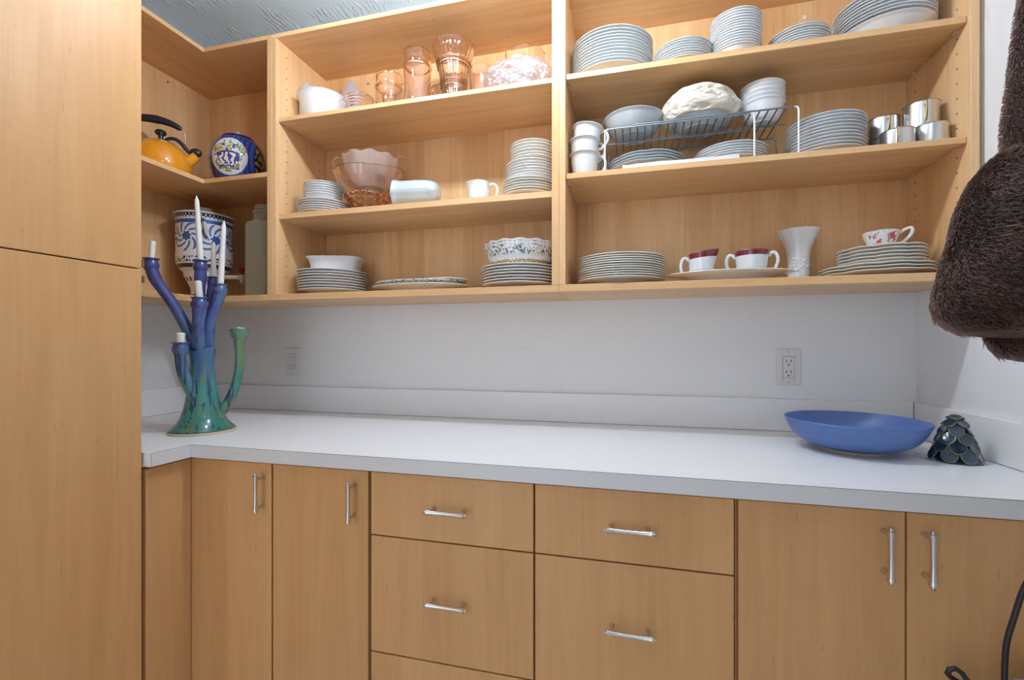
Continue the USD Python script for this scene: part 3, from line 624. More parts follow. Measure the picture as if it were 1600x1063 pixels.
part(cr, 'body', revolve(jb + ji, 56, jugmod(R_, .34, .012)), 'porcelain', smooth=45)
def ringmesh(prof, n=56, mod=None):
    prof = list(prof) + [prof[0]]; pr = np.array(prof); k = len(pr); th = np.arange(n) * 2 * pi / n
    r = np.repeat(pr[None, :, 0], n, 0); z = np.repeat(pr[None, :, 1], n, 0); T = np.repeat(th[:, None], k, 1)
    if mod: r, z = mod(T, r, z)
    v = np.stack([r * np.cos(T), r * np.sin(T), z], -1).reshape(-1, 3); f = []
    for i in range(n):
        j = (i + 1) % n; a = i * k + np.arange(k - 1); b = j * k + np.arange(k - 1)
        f.append(np.stack([a, b, b + 1], 1)); f.append(np.stack([a, b + 1, a + 1], 1))
    m = trimesh.Trimesh(v, np.vstack(f), process=False); m.merge_vertices(digits_vertex=7)
    m.fix_normals(); return m
part(cr, 'rim_band', ringmesh(band, mod=jugmod(R_, .34, .012)), 'maroon_band', 'maroon marbled rim band', smooth=45)
part(cr, 'painted_line', ringmesh([(.03415, .031), (.0345, .0315), (.0346, .0325), (.0342, .033)]), 'grey_line', 'thin grey painted line')
part(cr, 'handle', strap((-.034, 0, .064), (-.0315, 0, .008), (-.024, 0, .004), .0032, flat=1.4), 'porcelain')
su = thing('sugar_bowl', 'white two-handled sugar bowl with maroon rim on the oval platter', 'sugar bowl', (2.1280, -0.186, ZPL), -0.22)
sb = [(0, .002), (.026, .002), (.027, 0), (.030, 0), (.033, .006), (.037, .02), (.0405, .045), (.0430, .068)]
part(su, 'body', revolve(sb + [(.0408, .068), (.0382, .045), (.0348, .02), (.030, .008), (0, .006)], 56), 'porcelain', smooth=45)
part(su, 'rim_band', ringmesh([(.0430, .0681), (.0438, .081), (.0428, .083), (.0412, .081), (.0408, .0681)]), 'maroon_band', 'maroon marbled rim band', smooth=45)
part(su, 'painted_line', ringmesh([(.0383, .031), (.0389, .0315), (.0391, .0325), (.0388, .033)]), 'grey_line', 'thin grey painted line')
for s in (-1, 1): part(su, 'handle', strap((s * .0425, 0, .066), (s * .035, 0, .012), (s * .026, 0, .006), .0032, flat=1.4), 'porcelain')
def flower(name, loc, label, mats):
    f = thing(name, label, 'ornament', loc)
    part(f, 'leaves', cat(*[moved(oval(trimesh.creation.icosphere(2, .007), 1.2, .8), (.010 * cos(a), .010 * sin(a), .006)) for a in np.arange(5) * 1.257]), mats[0], smooth=60)
    part(f, 'petals', cat(*[moved(trimesh.creation.icosphere(2, .0055), (.007 * cos(a + .6), .007 * sin(a + .6), .013)) for a in np.arange(5) * 1.257] + [moved(trimesh.creation.icosphere(2, .005), (0, 0, .0155))]), mats[1], smooth=60)
flower('flower_ornament', (2.036, -0.225, ZPL + .0035), 'tiny white porcelain flower beside the creamer spout', ('mint_glaze', 'porcelain'))
flower('flower_ornament', (2.083, -0.232, ZPL + .0035), 'tiny mint green porcelain flower in front of the sugar bowl', ('mint_glaze', 'mint_glaze'))
# vase
va = thing('flared_vase', 'white flared porcelain vase with raised flowers beside the scalloped plate stack', 'vase', (2.276, -0.092, ZB1), ca(2.276, -.092))
vp = [(0, .001), (.026, .001), (.0285, 0), (.0290, .004), (.0288, .035), (.0292, .065), (.0300, .085), (.0330, .105), (.0405, .128), (.0500, .146), (.0575, .1595), (.0570, .1612), (.0485, .149), (.0385, .130), (.031, .107), (.0275, .085), (.0265, .05), (.026, .006), (0, .005)]
part(va, 'body', revolve(vp, 64), 'porcelain', smooth=50)
rg = np.random.default_rng(3); fl_ = []
for k in range(34):
    a = rg.normal(0, .42); z = .038 + rg.random() * .055; rr = rg.uniform(.0022, .0044); s = trimesh.creation.icosphere(1, rr); s.apply_scale((.7, 1, 1)); fl_.append(moved(s, (.0286 * cos(a), .0286 * sin(a), z)))
part(va, 'relief_flowers', cat(*fl_), 'porcelain', 'raised white flower relief', smooth=60)
# scalloped plate stack with floral cup
stack('scalloped_dinner_plate', 'plate', plate(0.133, 0.0165, .085, .0088, mod=scallop(10, .012, .0022)), 'stoneware_cream', 2.451, -0.1400, ZB1, 0.0088, 3, 'large scalloped cream plate', 'in the stack under the floral teacup', 'large scalloped plates under the teacup')
stack('scalloped_salad_plate', 'plate', plate(0.101, 0.0185, .062, .0092, mod=scallop(9, .012, .0018)), 'stoneware_cream', 2.457, -0.1560, ZB1 + 3 * .0088 + .0004, 0.0092, 5, 'smaller scalloped cream plate', 'in the stack under the floral teacup', 'smaller scalloped plates under the teacup')
ZCU = ZB1 + 3 * .0088 + .0004 + 5 * .0092 + .0004
tcup = thing('floral_teacup', 'white footed teacup with red and pink flowers on the scalloped plates', 'cup', (2.4570, -0.1600, ZCU), 0.0)
tp = [(0, .004), (.017, .002), (.020, 0), (.022, .001), (.0205, .006), (.0235, .012), (.031, .024), (.038, .040), (.0432, .056), (.0422, .0565), (.0365, .041), (.0292, .025), (.0215, .0135), (0, .010)]
part(tcup, 'body', revolve(tp, 64, scallop(8, .012, .001)), 'floral_cup', 'white bowl painted with flowers', smooth=50)
part(tcup, 'rim_band', ringmesh([(.0425, .0552), (.0438, .0560), (.0432, .0572), (.0420, .0566)], 64, scallop(8, .012, .001)), 'gold_band', 'gilt rim')
hd = np.array([cos(-.38), sin(-.38), 0])
hp = [hd * .0400 + [0, 0, .050], hd * .050 + [0, 0, .0575], hd * .0645 + [0, 0, .0600], hd * .0660 + [0, 0, .052], hd * .056 + [0, 0, .034], hd * .043 + [0, 0, .022], hd * .0270 + [0, 0, .0165]]
part(tcup, 'handle', tube(spline(hp, 22), .0028, 10, sy=1.4), 'porcelain')

# ---- middle bookcase, top shelf
single('mixing_bowl', bowl(0.0865, 0.112, .044, .0036, .50, lip=.0015), 'porcelain', 'plain white mixing bowl beside the ribbed pink cup, top shelf', 'bowl', (0.682, -0.152, M1T + .0002), smooth=50)
def crumpled(sx, sy, sz, seed, sub=4, amp=.35):
    m = trimesh.creation.icosphere(sub, 1.0); v = m.vertices.copy()
    n = np.asarray(meshkit.fbm(v * 1.9 + seed)); n2 = np.abs(np.asarray(meshkit.fbm(v * 4.2 + seed * 2.1)))
    v *= (1 + amp * n + .5 * amp * n2)[:, None]; v[:, 2] = np.maximum(v[:, 2], -0.55); v = v * [sx, sy, sz]; v[:, 2] -= v[:, 2].min(); m.vertices = v; return m
single('plastic_bag', crumpled(.046, .030, .135, 2.0, 5, .16), 'white_film', 'crumpled white plastic bag behind the white mixing bowl', 'plastic bag', (0.735, -0.052, M1T), smooth=False)
single('plastic_wrap', crumpled(.024, .028, .090, 6.0, 5, .16), 'white_film', 'crumpled wisp of plastic wrap sticking out of the white mixing bowl', 'plastic bag', (0.634, -0.172, M1T + .020), smooth=False)
def ribs(k, a, zlo=0, zhi=9): return lambda T, r, z: (r * (1 + a * np.cos(k * T) * ((z > zlo) & (z < zhi))), z)
def rings(k, a, z0, z1): return lambda T, r, z: (r + a * np.cos((z - z0) / (z1 - z0) * 2 * pi * k) * ((z > z0) & (z < z1)), z)
def shell(outer, t, n=64, mod=None):
    o = np.array(outer, float); i = o[::-1].copy(); i[:, 0] = np.maximum(i[:, 0] - t, .0005); i[:, 1] += t * .6 * (i[:, 1] < o[:, 1].max() - t) + 0
    i = i[i[:, 1] > t * 1.2]
    return revolve([(0, o[0, 1] + .0005)] + [tuple(q) for q in o] + [tuple(q) for q in i] + [(0, t * 1.5 + .001)], n, mod)
dense = lambda p, n: [tuple(q) for q in spline(np.c_[np.array(p, float), np.zeros(len(p))], n)[:, :2]]
cp = thing('ribbed_cup', 'small pink pressed-glass cup with horizontal ribs, beside the mixing bowl', 'cup', (0.869, -0.200, M1T), 0)
part(cp, 'body', shell(dense([(.026, 0), (.031, .008), (.040, .030), (.046, .052), (.049, .064)], 40), .003, 56, rings(6, .0011, .008, .062)), 'pink_glass', smooth=50)
part(cp, 'handle', strap((-.0455, -.012, .055), (-.034, -.010, .014), (-.024, -.006, 0), .0030), 'pink_glass')
jg = thing('small_glass_jug', 'small pink glass jug with amber goblet inside, second from left', 'jug', (0.975, -0.186, M1T), 0) if False else thing('small_glass_jug', 'small pink glass jug with a ringed neck beside the ribbed cup', 'jug', (0.975, -0.186, M1T), 0)
part(jg, 'body', shell(dense([(.036, 0), (.043, .006), (.0445, .03), (.0455, .06), (.0445, .083), (.0420, .090), (.0430, .097), (.0435, .115), (.0445, .133)], 40), .003), 'pink_glass', smooth=50)
part(jg, 'neck_ring', ringmesh([(.0435, .088), (.0468, .090), (.0468, .093), (.0435, .095)]), 'amber_glass', 'amber ring round the neck')
part(jg, 'handle', strap((.0445, .010, .105), (.0455, .010, .045), (.022, .006, 0), .0030), 'pink_glass')
gb_ = thing('amber_goblet', 'little amber cut-glass goblet seen through the small pink jug', 'glass', (0.972, -0.180, M1T + .0052)) 
part(gb_, 'bowl', shell([(.006, .024), (.016, .030), (.022, .045), (.023, .068)], .0022, 32, ribs(12, .05)), 'amber_glass', smooth=40); part(gb_, 'stem', revolve([(0, 0), (.016, 0), (.016, .002), (.005, .006), (.004, .014), (.007, .020), (.005, .0245), (0, .0245)], 32), 'amber_glass', smooth=50)
tl = thing('tall_glass_jug', 'tall straight pink glass jug with a ringed neck', 'jug', (1.084, -0.186, M1T), 0)
part(tl, 'body', shell(dense([(.038, 0), (.0445, .006), (.0458, .05), (.0462, .120), (.0450, .142), (.0430, .148), (.0440, .155), (.0450, .175), (.0462, .196)], 46), .003), 'pink_glass', smooth=50)
part(tl, 'neck_ring', ringmesh([(.0445, .144), (.0482, .146), (.0482, .150), (.0445, .152)]), 'amber_glass', 'amber ring round the neck')
mg = thing('glass_mug', 'clear pink glass mug behind the tall jug and fluted vase', 'mug', (1.132, -0.085, M1T), 0)
part(mg, 'body', shell(dense([(.036, 0), (.040, .006), (.040, .06), (.040, .12)], 20), .003), 'pink_glass', smooth=50)
part(mg, 'handle', strap((.039, -.01, .105), (.039, -.01, .03), (.028, -.006, 0), .0035), 'pink_glass')
fv = thing('fluted_vase', 'large flared pink glass vase with flutes and rings', 'vase', (1.205, -0.158, M1T), 0)
part(fv, 'body', shell(dense([(.035, 0), (.038, .006), (.0385, .03), (.042, .08), (.050, .13), (.061, .175), (.0695, .205), (.070, .217)], 60), .0035, 96, lambda T, r, z: (r * (1 + .020 * np.cos(22 * T)) + .0012 * np.cos(z / .0042 * pi) * (((z > .075) & (z < .105)) | ((z > .135) & (z < .165))), z)), 'pink_glass', smooth=45)
for z0 in (.076, .084, .092, .140, .149, .158): part(fv, 'ring', ringmesh([(r_, z0 - .0012) for r_ in (np.interp(z0, [.03, .08, .13, .175], [.0385, .042, .050, .061]),)] + [(np.interp(z0, [.03, .08, .13, .175], [.0385, .042, .050, .061]) + .0032, z0), (np.interp(z0, [.03, .08, .13, .175], [.0385, .042, .050, .061]), z0 + .0014)], 64), 'amber_glass')
single('glass_tumbler', shell(dense([(.030, 0), (.034, .006), (.037, .05), (.039, .09), (.0395, .126)], 24), .003), 'pink_glass', 'plain pink glass tumbler between fluted vase and plastic bag', 'glass', (1.306, -0.160, M1T))
pbw = shell(dense([(.040, 0), (.044, .006), (.056, .08), (.066, .15), (.070, .186), (.0705, .196)], 30), .0035, 64, lambda T, r, z: (r * (1 - .035 * (1 - np.abs(np.cos(5 * T))) ** 1), z))
single('panelled_glass_bowl', pbw, 'pink_glass', 'deep panelled pink glass bowl behind the plastic bag', 'bowl', (1.437, -0.082, M1T), smooth=40)
single('plastic_bag', crumpled(.092, .052, .064, 9.0, 5, .42), 'clear_film', 'crumpled clear plastic bag in front of the panelled pink bowl', 'plastic bag', (1.448, -0.196, M1T), smooth=False)

# ---- middle bookcase, middle shelf
stack('grey_edged_plate', 'plate', plate(0.092, 0.0140, .055, .0086), 'stoneware_pink', 0.699, -0.163, M2T, 0.0080, 6, 'pale side plate', 'under the small bowls, by the side panel', 'side plates under the bowls')
stack('dessert_bowl', 'bowl', bowl(0.0665, 0.0275, .040, .0026, .60), 'porcelain', 0.706, -0.180, M2T + 6 * .0080 + .0004, 0.0082, 6, 'small white bowl', 'on the pale side plates', 'dessert bowls on the side plates')
gbm = thing('handled_glass_bowl', 'large pink pressed-glass bowl with a bumpy textured foot, holding another bowl', 'bowl', (0.862, -0.134, M2T), 0)
def lower_mod(T, r, z):
    w = np.clip((z - .085) / .075, 0, 1); e = np.abs(np.cos(T)) ** 8
    return r * (1 + .10 * w * e) * (1 + .012 * np.cos(16 * T) * w), z + .010 * w * e
part(gbm, 'body', shell(dense([(.024, .002), (.034, .010), (.052, .040), (.074, .072), (.098, .104), (.114, .136), (.121, .158)], 36), .0035, 96, lower_mod), 'pink_glass', smooth=45)
bum = []
for k, (zr, rr, nn) in enumerate(((.009, .0265, 8), (.024, .0405, 12), (.040, .0535, 15), (.056, .0655, 18), (.072, .0770, 21))):
    for j in range(nn):
        a = 2 * pi * (j + .5 * (k % 2)) / nn; q = trimesh.creation.icosphere(1, .0088); q.apply_scale((1, 1.3, .85)); bum.append(moved(turned(q, a, (0, 0, 1)), (rr * cos(a), rr * sin(a), zr)))
part(gbm, 'textured_foot', cat(*bum), 'deep_pink_glass', 'amber-pink pressed bumps round the foot', smooth=60)
gb2 = thing('handled_glass_bowl', 'upper pink glass bowl with loop handles, nested in the larger glass bowl', 'bowl', (0.872, -0.132, M2T + .100), 0.20)
part(gb2, 'body', shell(dense([(.040, 0), (.055, .008), (.075, .035), (.090, .070), (.0985, .100), (.1010, .112)], 36), .0032, 96, lambda T, r, z: (r * (1 + .022 * np.cos(10 * T) * np.clip(z / .1, 0, 1)), z + .003 * np.cos(10 * T) * np.clip((z - .06) / .05, 0, 1))), 'frosted_pink_glass', smooth=45)
for s in (-1, 1): part(gb2, 'handle', strap((s * .096, 0, .104), (s * .078, 0, .040), (s * .050, 0, .022), .0044), 'pink_glass')
ow = thing('oval_dish', 'pale lobed dish lying on its side beside the glass bowl', 'dish', (1.092, -0.200, M2T), 0.10)
lob = lambda T, r, z: (r * (1 + .022 * np.cos(8 * T)), z)
dp = [(0, .156), (.016, .1555), (.028, .150), (.037, .138), (.0425, .118), (.0450, .090), (.0455, .050), (.0458, .020), (.0470, .010), (.0500, .004), (.0495, .0), (.0460, .006), (.0430, .020), (.0425, .090), (.040, .117), (.034, .136), (.024, .148), (0, .152)]
dm = turned(revolve(dense(dp[:10], 40) + dp[10:], 72, lob), pi / 2, (0, 1, 0)); dm.apply_translation((-.078, 0, 0)); dm.apply_translation((0, 0, -dm.bounds[0, 2]))
part(ow, 'body', dm, 'pale_porcelain', smooth=60)
single('crumpled_paper', crumpled(.040, .030, .030, 3.3, 3, .3), 'white_linen', 'crumpled white paper between small plates and the textured glass bowl', 'paper', (0.800, -0.062, M2T), smooth=False)
mc = thing('creamer', 'small plain white creamer between oval dish and plate stack', 'creamer', (1.312, -0.206, M2T), 0.33)
h_ = .066
jm = lambda T, r, z: (r * (1 + .22 * np.clip((z / .066 - .6) / .4, 0, 1) * np.exp(-(np.angle(np.exp(1j * (T - pi))) / .45) ** 2)), z)
part(mc, 'body', revolve([(0, .002), (.028, .002), (.029, 0), (.032, 0), (.0345, .006), (.0372, .020), (.0362, .038), (.0338, .054), (.0358, .066), (.034, .0655), (.0315, .054), (.034, .038), (.035, .020), (.031, .008), (0, .006)], 56, jm), 'porcelain', smooth=50)
part(mc, 'handle', strap((.034, 0, .056), (.0345, 0, .012), (.027, 0, .004), .0030, flat=1.4), 'porcelain')
gboat = revolve([(0, .0), (.020, 0), (.024, .004), (.028, .03), (.036, .062), (.034, .062), (.026, .032), (.021, .008), (0, .006)], 40, lambda T, r, z: (r * (1 + .55 * np.clip(z / .06, 0, 1) * np.exp(-(np.angle(np.exp(1j * (T - pi))) / .5) ** 2)), z + .006 * np.clip(z / .06, 0, 1) * np.exp(-(np.angle(np.exp(1j * (T - pi))) / .6) ** 2)))
single('sauce_boat', gboat, 'porcelain', 'white sauce boat with its spout showing behind the plate stack', 'jug', (1.408, -0.050, M2T), 0.3, smooth=50)
stack('stoneware_plate', 'plate', plate(0.0890, 0.0165, .055, .0084), 'stoneware_cream', 1.4718, -0.1690, M2T, 0.0084, 6, 'ivory plate', 'at the base of tall stack by the divider', 'ivory plates by the divider')
ZA = M2T + 6 * .0084 + .0004
stack('soup_bowl', 'bowl', bowl(0.0805, 0.0205, .050, .0030, .60), 'stoneware_pink', 1.4790, -0.1695, ZA, 0.0088, 6, 'ivory soup bowl', 'midway up the tall stack by the divider', 'ivory soup bowls by the divider')
ZA2 = ZA + 6 * .0088 + .0006
stack('ivory_bowl', 'bowl', bowl(0.0725, 0.0215, .044, .0030, .60), 'stoneware_cream', 1.4868, -0.1773, ZA2, 0.0098, 6, 'small ivory bowl', 'at top of the tall stack by the divider', 'small ivory bowls by the divider')

# ---- middle bookcase, bottom shelf
stack('ringed_plate', 'plate', plate(0.1240, 0.0215, .078, .0098), 'stoneware_pink', 0.7165, -0.1370, ZB1, 0.0098, 8, 'white dinner plate', 'in the stack under the rectangular baking dish', 'dinner plates under the baking dish')
def superloft(levels, n=64, e=4.0):
    rings_ = []
    for a, b, z in levels:
        th = np.arange(n) * 2 * pi / n; c, s = np.cos(th), np.sin(th)
        rings_.append(np.stack([a * np.sign(c) * np.abs(c) ** (2 / e), b * np.sign(s) * np.abs(s) ** (2 / e), np.full(n, z)], 1))
    v = np.vstack(rings_ + [[[0, 0, levels[0][2]]], [[0, 0, levels[-1][2]]]]); f = []; k = len(levels)
    for i in range(k - 1):
        for j in range(n):
            q = (j + 1) % n; f += [(i * n + j, i * n + q, (i + 1) * n + q), (i * n + j, (i + 1) * n + q, (i + 1) * n + j)]
    for j in range(n):
        q = (j + 1) % n; f += [(k * n, q, j), (k * n + 1, (k - 1) * n + j, (k - 1) * n + q)]
    m = trimesh.Trimesh(v, f, process=False); m.fix_normals(); return m
ZT = ZB1 + 8 * .0098 + .0002
bd = superloft([(.078, .050, 0), (.080, .052, .003), (.085, .056, .03), (.091, .061, .055), (.100, .069, .0635), (.101, .070, .066), (.098, .067, .0668), (.088, .058, .056), (.081, .052, .03), (.076, .048, .007), (.07, .045, .005)])
single('baking_dish', bd, 'porcelain', 'rectangular white baking dish resting on the dinner plate stack', 'dish', (0.722, -0.125, ZT), 0.30, smooth=50)
single('oval_platter', oval(plate(0.178, 0.0275, .11, .0065), 1, .60), 'stoneware_cream', 'plain ivory oval platter under the patterned one, bottom shelf', 'platter', (1.072, -0.145, ZB1))
single('oval_platter', oval(plate(0.170, 0.0275, .105, .0065), 1, .60), 'floral_platter', 'ivory oval platter with green border, second of three platters', 'platter', (1.074, -0.143, ZB1 + .0135))
single('oval_platter', oval(plate(0.085, 0.0180, .05, .005), 1, .75), 'stoneware_cream', 'small ivory oval dish lying on top of the two platters', 'platter', (1.168, -0.150, ZB1 + .0290))
stack('cream_plate', 'plate', plate(0.1255, 0.0180, .078, .0094), 'stoneware_pink', 1.4360, -0.1500, ZB1, 0.0094, 7, 'ivory dinner plate', 'in the stack under floral bowls', 'ivory dinner plates under the floral bowls')
def flr(T, r, z):
    w = np.clip(r / .12 - .5, 0, 1) * 2; return r * (1 + .012 * w * np.cos(14 * T)), z + .0018 * w * np.cos(14 * T)
fbm_ = revolve([(0, .002), (.055, .002), (.057, 0), (.060, .001), (.0635, .006), (.083, .014), (.102, .026), (.110, .040), (.1135, .055), (.1190, .072), (.1185, .0735), (.1105, .056), (.107, .041), (.099, .029), (.080, .017), (.06, .009), (0, .007)], 112, flr)
fb0 = single('floral_bowl', fbm_, 'floral_bowl', 'lower scalloped bowl with flower border on the ivory plates', 'bowl', (1.4390, -0.1485, ZB1 + 7 * .0094 + .0006), smooth=50, group='floral bowls')
again(fb0, (1.4390, -0.1485, ZB1 + 7 * .0094 + .0106), 'upper scalloped bowl with flower border, nested in the lower one')

# ------------------------------------------------------------------ corner bookcase things
kt = thing('kettle', 'orange enamel kettle with black grip on the corner shelf', 'kettle', (0.140, -0.335, L1T), 0.60)
kb = [(0, 0), (.084, 0), (.090, .004), (.0955, .020), (.097, .038), (.094, .060), (.085, .084), (.070, .103), (.052, .116), (.048, .1185), (.0, .1185)]
part(kt, 'body', revolve(dense(kb[1:-1], 30)[0:0] + kb, 64), 'enamel_orange', smooth=60)
part(kt, 'lid', revolve([(0, .1187), (.0475, .1187), (.0480, .1205), (.038, .126), (.022, .131), (.012, .134), (.009, .140), (0, .140)], 48), 'chrome', 'polished steel lid', smooth=40)
part(kt, 'lid_knob', revolve([(0, .1402), (.0075, .1402), (.008, .150), (.0165, .156), (.0185, .163), (.014, .169), (0, .171)], 32), 'black_plastic', 'black mushroom knob', smooth=50)
part(kt, 'spout', tube([(.070, 0, .056), (.088, 0, .070), (.102, 0, .082), (.112, 0, .091)], [.024, .0205, .0175, .0165], 24), 'enamel_orange', smooth=50)
part(kt, 'spout_lever', cat(tube(spline([(.014, -.004, .129), (.030, -.006, .142), (.050, -.006, .141), (.070, -.004, .124), (.088, 0, .103), (.094, 0, .098)], 22), .0042, 12, sy=1.6), moved(oval(trimesh.creation.icosphere(2, .016), 1.25, .8), (.108, .004, .105)).apply_transform(np.eye(4))), 'black_plastic', 'black lever opening the spout', smooth=60)
part(kt, 'handle_wire', cat(tube(spline([(.056, .004, .190), (.070, .004, .176), (.076, .004, .150), (.072, .004, .122), (.066, .004, .098)], 20), .0022, 10), tube(spline([(-.098, .004, .196), (-.104, .004, .170), (-.098, .004, .120), (-.088, .004, .078)], 20), .0022, 10)), 'chrome', 'bent steel handle wire')
part(kt, 'grip', tube(spline([(-.102, .004, .198), (-.070, .004, .207), (-.020, .004, .210), (.030, .004, .201), (.062, .004, .185)], 24), np.interp(np.linspace(0, 1, 24), [0, .05, .5, .95, 1], [.008, .0105, .0145, .0095, .006]), 18), 'black_plastic', 'black padded grip', smooth=60)

jr = thing('painted_jar', 'round painted ceramic lidded jar with blue stripes and fruit medallion', 'jar', (0.305, -0.158, L1T), 0)
jp = [(0, 0), (.060, 0), (.064, .003), (.080, .030), (.0935, .062), (.0985, .095), (.0955, .128), (.084, .160), (.066, .184), (.052, .193), (0, .193)]
part(jr, 'body', revolve(dense(jp[1:-1], 34)[0:0] + jp, 72), 'painted_jar', smooth=60)
part(jr, 'lid', revolve([(0, .1932), (.054, .1932), (.055, .1955), (.040, .201), (.02, .2035), (0, .204)], 48), 'painted_jar', smooth=50)
part(jr, 'finial', revolve([(0, .2042), (.009, .2042), (.010, .208), (.0075, .216), (.004, .2235), (0, .225)], 24), 'porcelain', 'pointed white finial', smooth=50)

po = thing('water_dispenser', 'blue and white painted ceramic water dispenser with tap and flat lid', 'dispenser', (0.151, -0.165, ZB1), atan2(-1.651 + .165, 1.7996 - .151) + pi * 0)
pb = [(0, 0), (.052, 0), (.054, .004), (.050, .014), (.046, .030), (.050, .050), (.062, .074), (.070, .088), (.071, .100), (.074, .108), (.086, .118), (.094, .132), (.0968, .152), (.0968, .300), (.099, .312), (.1015, .324), (0, .324)]
part(po, 'body', revolve(pb, 80), 'talavera', smooth=50)
part(po, 'lid', revolve([(0, .3242), (.1035, .3242), (.1045, .3285), (.100, .332), (.040, .339), (0, .339)], 64), 'stoneware_cream', 'flat cream lid', smooth=40)
part(po, 'lid_knob', revolve([(0, .3392), (.022, .3392), (.024, .345), (.028, .354), (.026, .363), (0, .366)], 32), 'stoneware_cream', smooth=50)
part(po, 'lug_handle', tube(spline([(.0975, -.008, .302), (.108, -.006, .296), (.110, 0, .275), (.106, .002, .250), (.0975, .004, .236)], 18), .0065, 12, sy=1.6), 'talavera', 'small painted lug handle', smooth=60)
spd = np.array([0.30, .954, 0])                                           # the tap leaves the pot towards the bottle
sp0 = spd * .066
part(po, 'tap', cat(tube([sp0 + [0, 0, .094], spd * .122 + [0, 0, .096]], [.009, .0085], 16), moved(trimesh.creation.icosphere(2, .0135), tuple(spd * .130 + [0, 0, .095])), tube([spd * .130 + [0, 0, .090], spd * .131 + [0, 0, .074]], [.0075, .006], 14)), 'white_plastic', 'white plastic tap', smooth=50)
part(po, 'tap_lever', tube([spd * .130 + [0, 0, .106], spd * .130 + [0, 0, .115], spd * .131 + [0, 0, .124], spd * .132 + [0, 0, .134]], [.0045, .0065, .0085, .0105], 16), 'red_plastic', 'dark red tap lever', smooth=50)

bt = thing('square_bottle', 'square pale green glass bottle with glass stopper beside the dispenser', 'bottle', (0.440, -0.168, ZB1), 0)
ob = superloft([(.044, .044, .001), (.0485, .0485, .004), (.050, .050, .010), (.050, .050, .275), (.047, .047, .284), (.032, .032, .292), (.029, .029, .297), (.029, .029, .322), (.032, .032, .324), (.032, .032, .330), (.026, .026, .331), (.024, .024, .297), (.028, .028, .290), (.043, .043, .281), (.0465, .0465, .273), (.0465, .0465, .012), (.040, .040, .008)], 64, 9.0)
part(bt, 'body', ob, 'green_glass', smooth=40)
part(bt, 'stopper', revolve([(0, .3312), (.034, .3312), (.036, .334), (.036, .346), (.030, .352), (0, .354)], 40), 'green_glass', 'thick green glass stopper', smooth=40)

# ------------------------------------------------------------------ candelabra
cd = thing('candelabra', 'blue and green glazed ceramic candelabra shaped like a branching tree', 'candelabra')
CX, CY = 0.486, -0.474
def trunk_mod(T, r, z): w = np.clip((z - 1.03) / .12, 0, 1); return r * (1 + .05 * w * np.cos(3 * T)), z + .006 * np.clip((z - 1.15) / .02, 0, 1) * np.cos(3 * T + .6)
tr = [(0, .9215), (.089, .9215), (.0905, .924), (.084, .930), (.0705, .944), (.060, .962), (.0525, .985), (.0465, 1.013), (.0415, 1.045), (.0375, 1.08), (.0345, 1.12), (.0345, 1.14), (.0385, 1.169), (.0378, 1.173), (.0340, 1.169), (.0300, 1.14), (0, 1.125)]
part(cd, 'trunk', moved(revolve(tr, 72, trunk_mod), (CX, CY, 0)), 'tree_glaze', smooth=60)
part(cd, 'base_ring', moved(revolve([(0, .9141), (.092, .9141), (.0935, .916), (.0930, .9195), (.090, .9214), (0, .9214)], 72), (CX, CY, 0)), 'clay', 'bare clay rim of the base', smooth=50)
ARMS = [
 ([(.3997, -.5704, 1.4459), (.4007, -.5693, 1.4153), (.4089, -.5601, 1.3778), (.4223, -.5451, 1.3443), (.4402, -.525, 1.2969), (.4563, -.507, 1.2443), (.468, -.493, 1.200), (.476, -.484, 1.150), (.482, -.478, 1.090)], .0150, .0225),
 ([(.4666, -.4654, 1.4557), (.4666, -.4654, 1.4088), (.4654, -.4666, 1.3476), (.4690, -.4650, 1.2500), (.4765, -.4650, 1.1700), (.482, -.470, 1.090)], .0150, .0225),
 ([(.5028, -.4998, 1.3332), (.5028, -.4998, 1.3035), (.5010, -.5020, 1.2539), (.4975, -.4985, 1.2100), (.4925, -.4880, 1.1600), (.489, -.480, 1.080)], .0175, .0245),
 ([(.524, -.446, 1.3809), (.5229, -.4473, 1.3481), (.5137, -.4576, 1.3026), (.5060, -.4670, 1.2555), (.5040, -.4670, 1.205), (.4985, -.4690, 1.1550), (.492, -.472, 1.080)], .0148, .0210),
 ([(.4790, -.4296, 1.4074), (.478, -.4322, 1.3718), (.4750, -.440, 1.3193), (.4770, -.4500, 1.257), (.4820, -.4620, 1.1700), (.485, -.470, 1.090)], .0125, .0175),
 ([(.4745, -.5392, 1.1944), (.4745, -.5392, 1.1615), (.4770, -.5350, 1.1111), (.4830, -.5200, 1.0639), (.4870, -.4980, 1.0158)], .0160, .0240),
 ([(.5522, -.3994, 1.2393), (.5522, -.3994, 1.1848), (.5522, -.3994, 1.122), (.5462, -.4061, 1.0637), (.5355, -.4181, 1.0146), (.514, -.442, .9650)], .0138, .0280)]
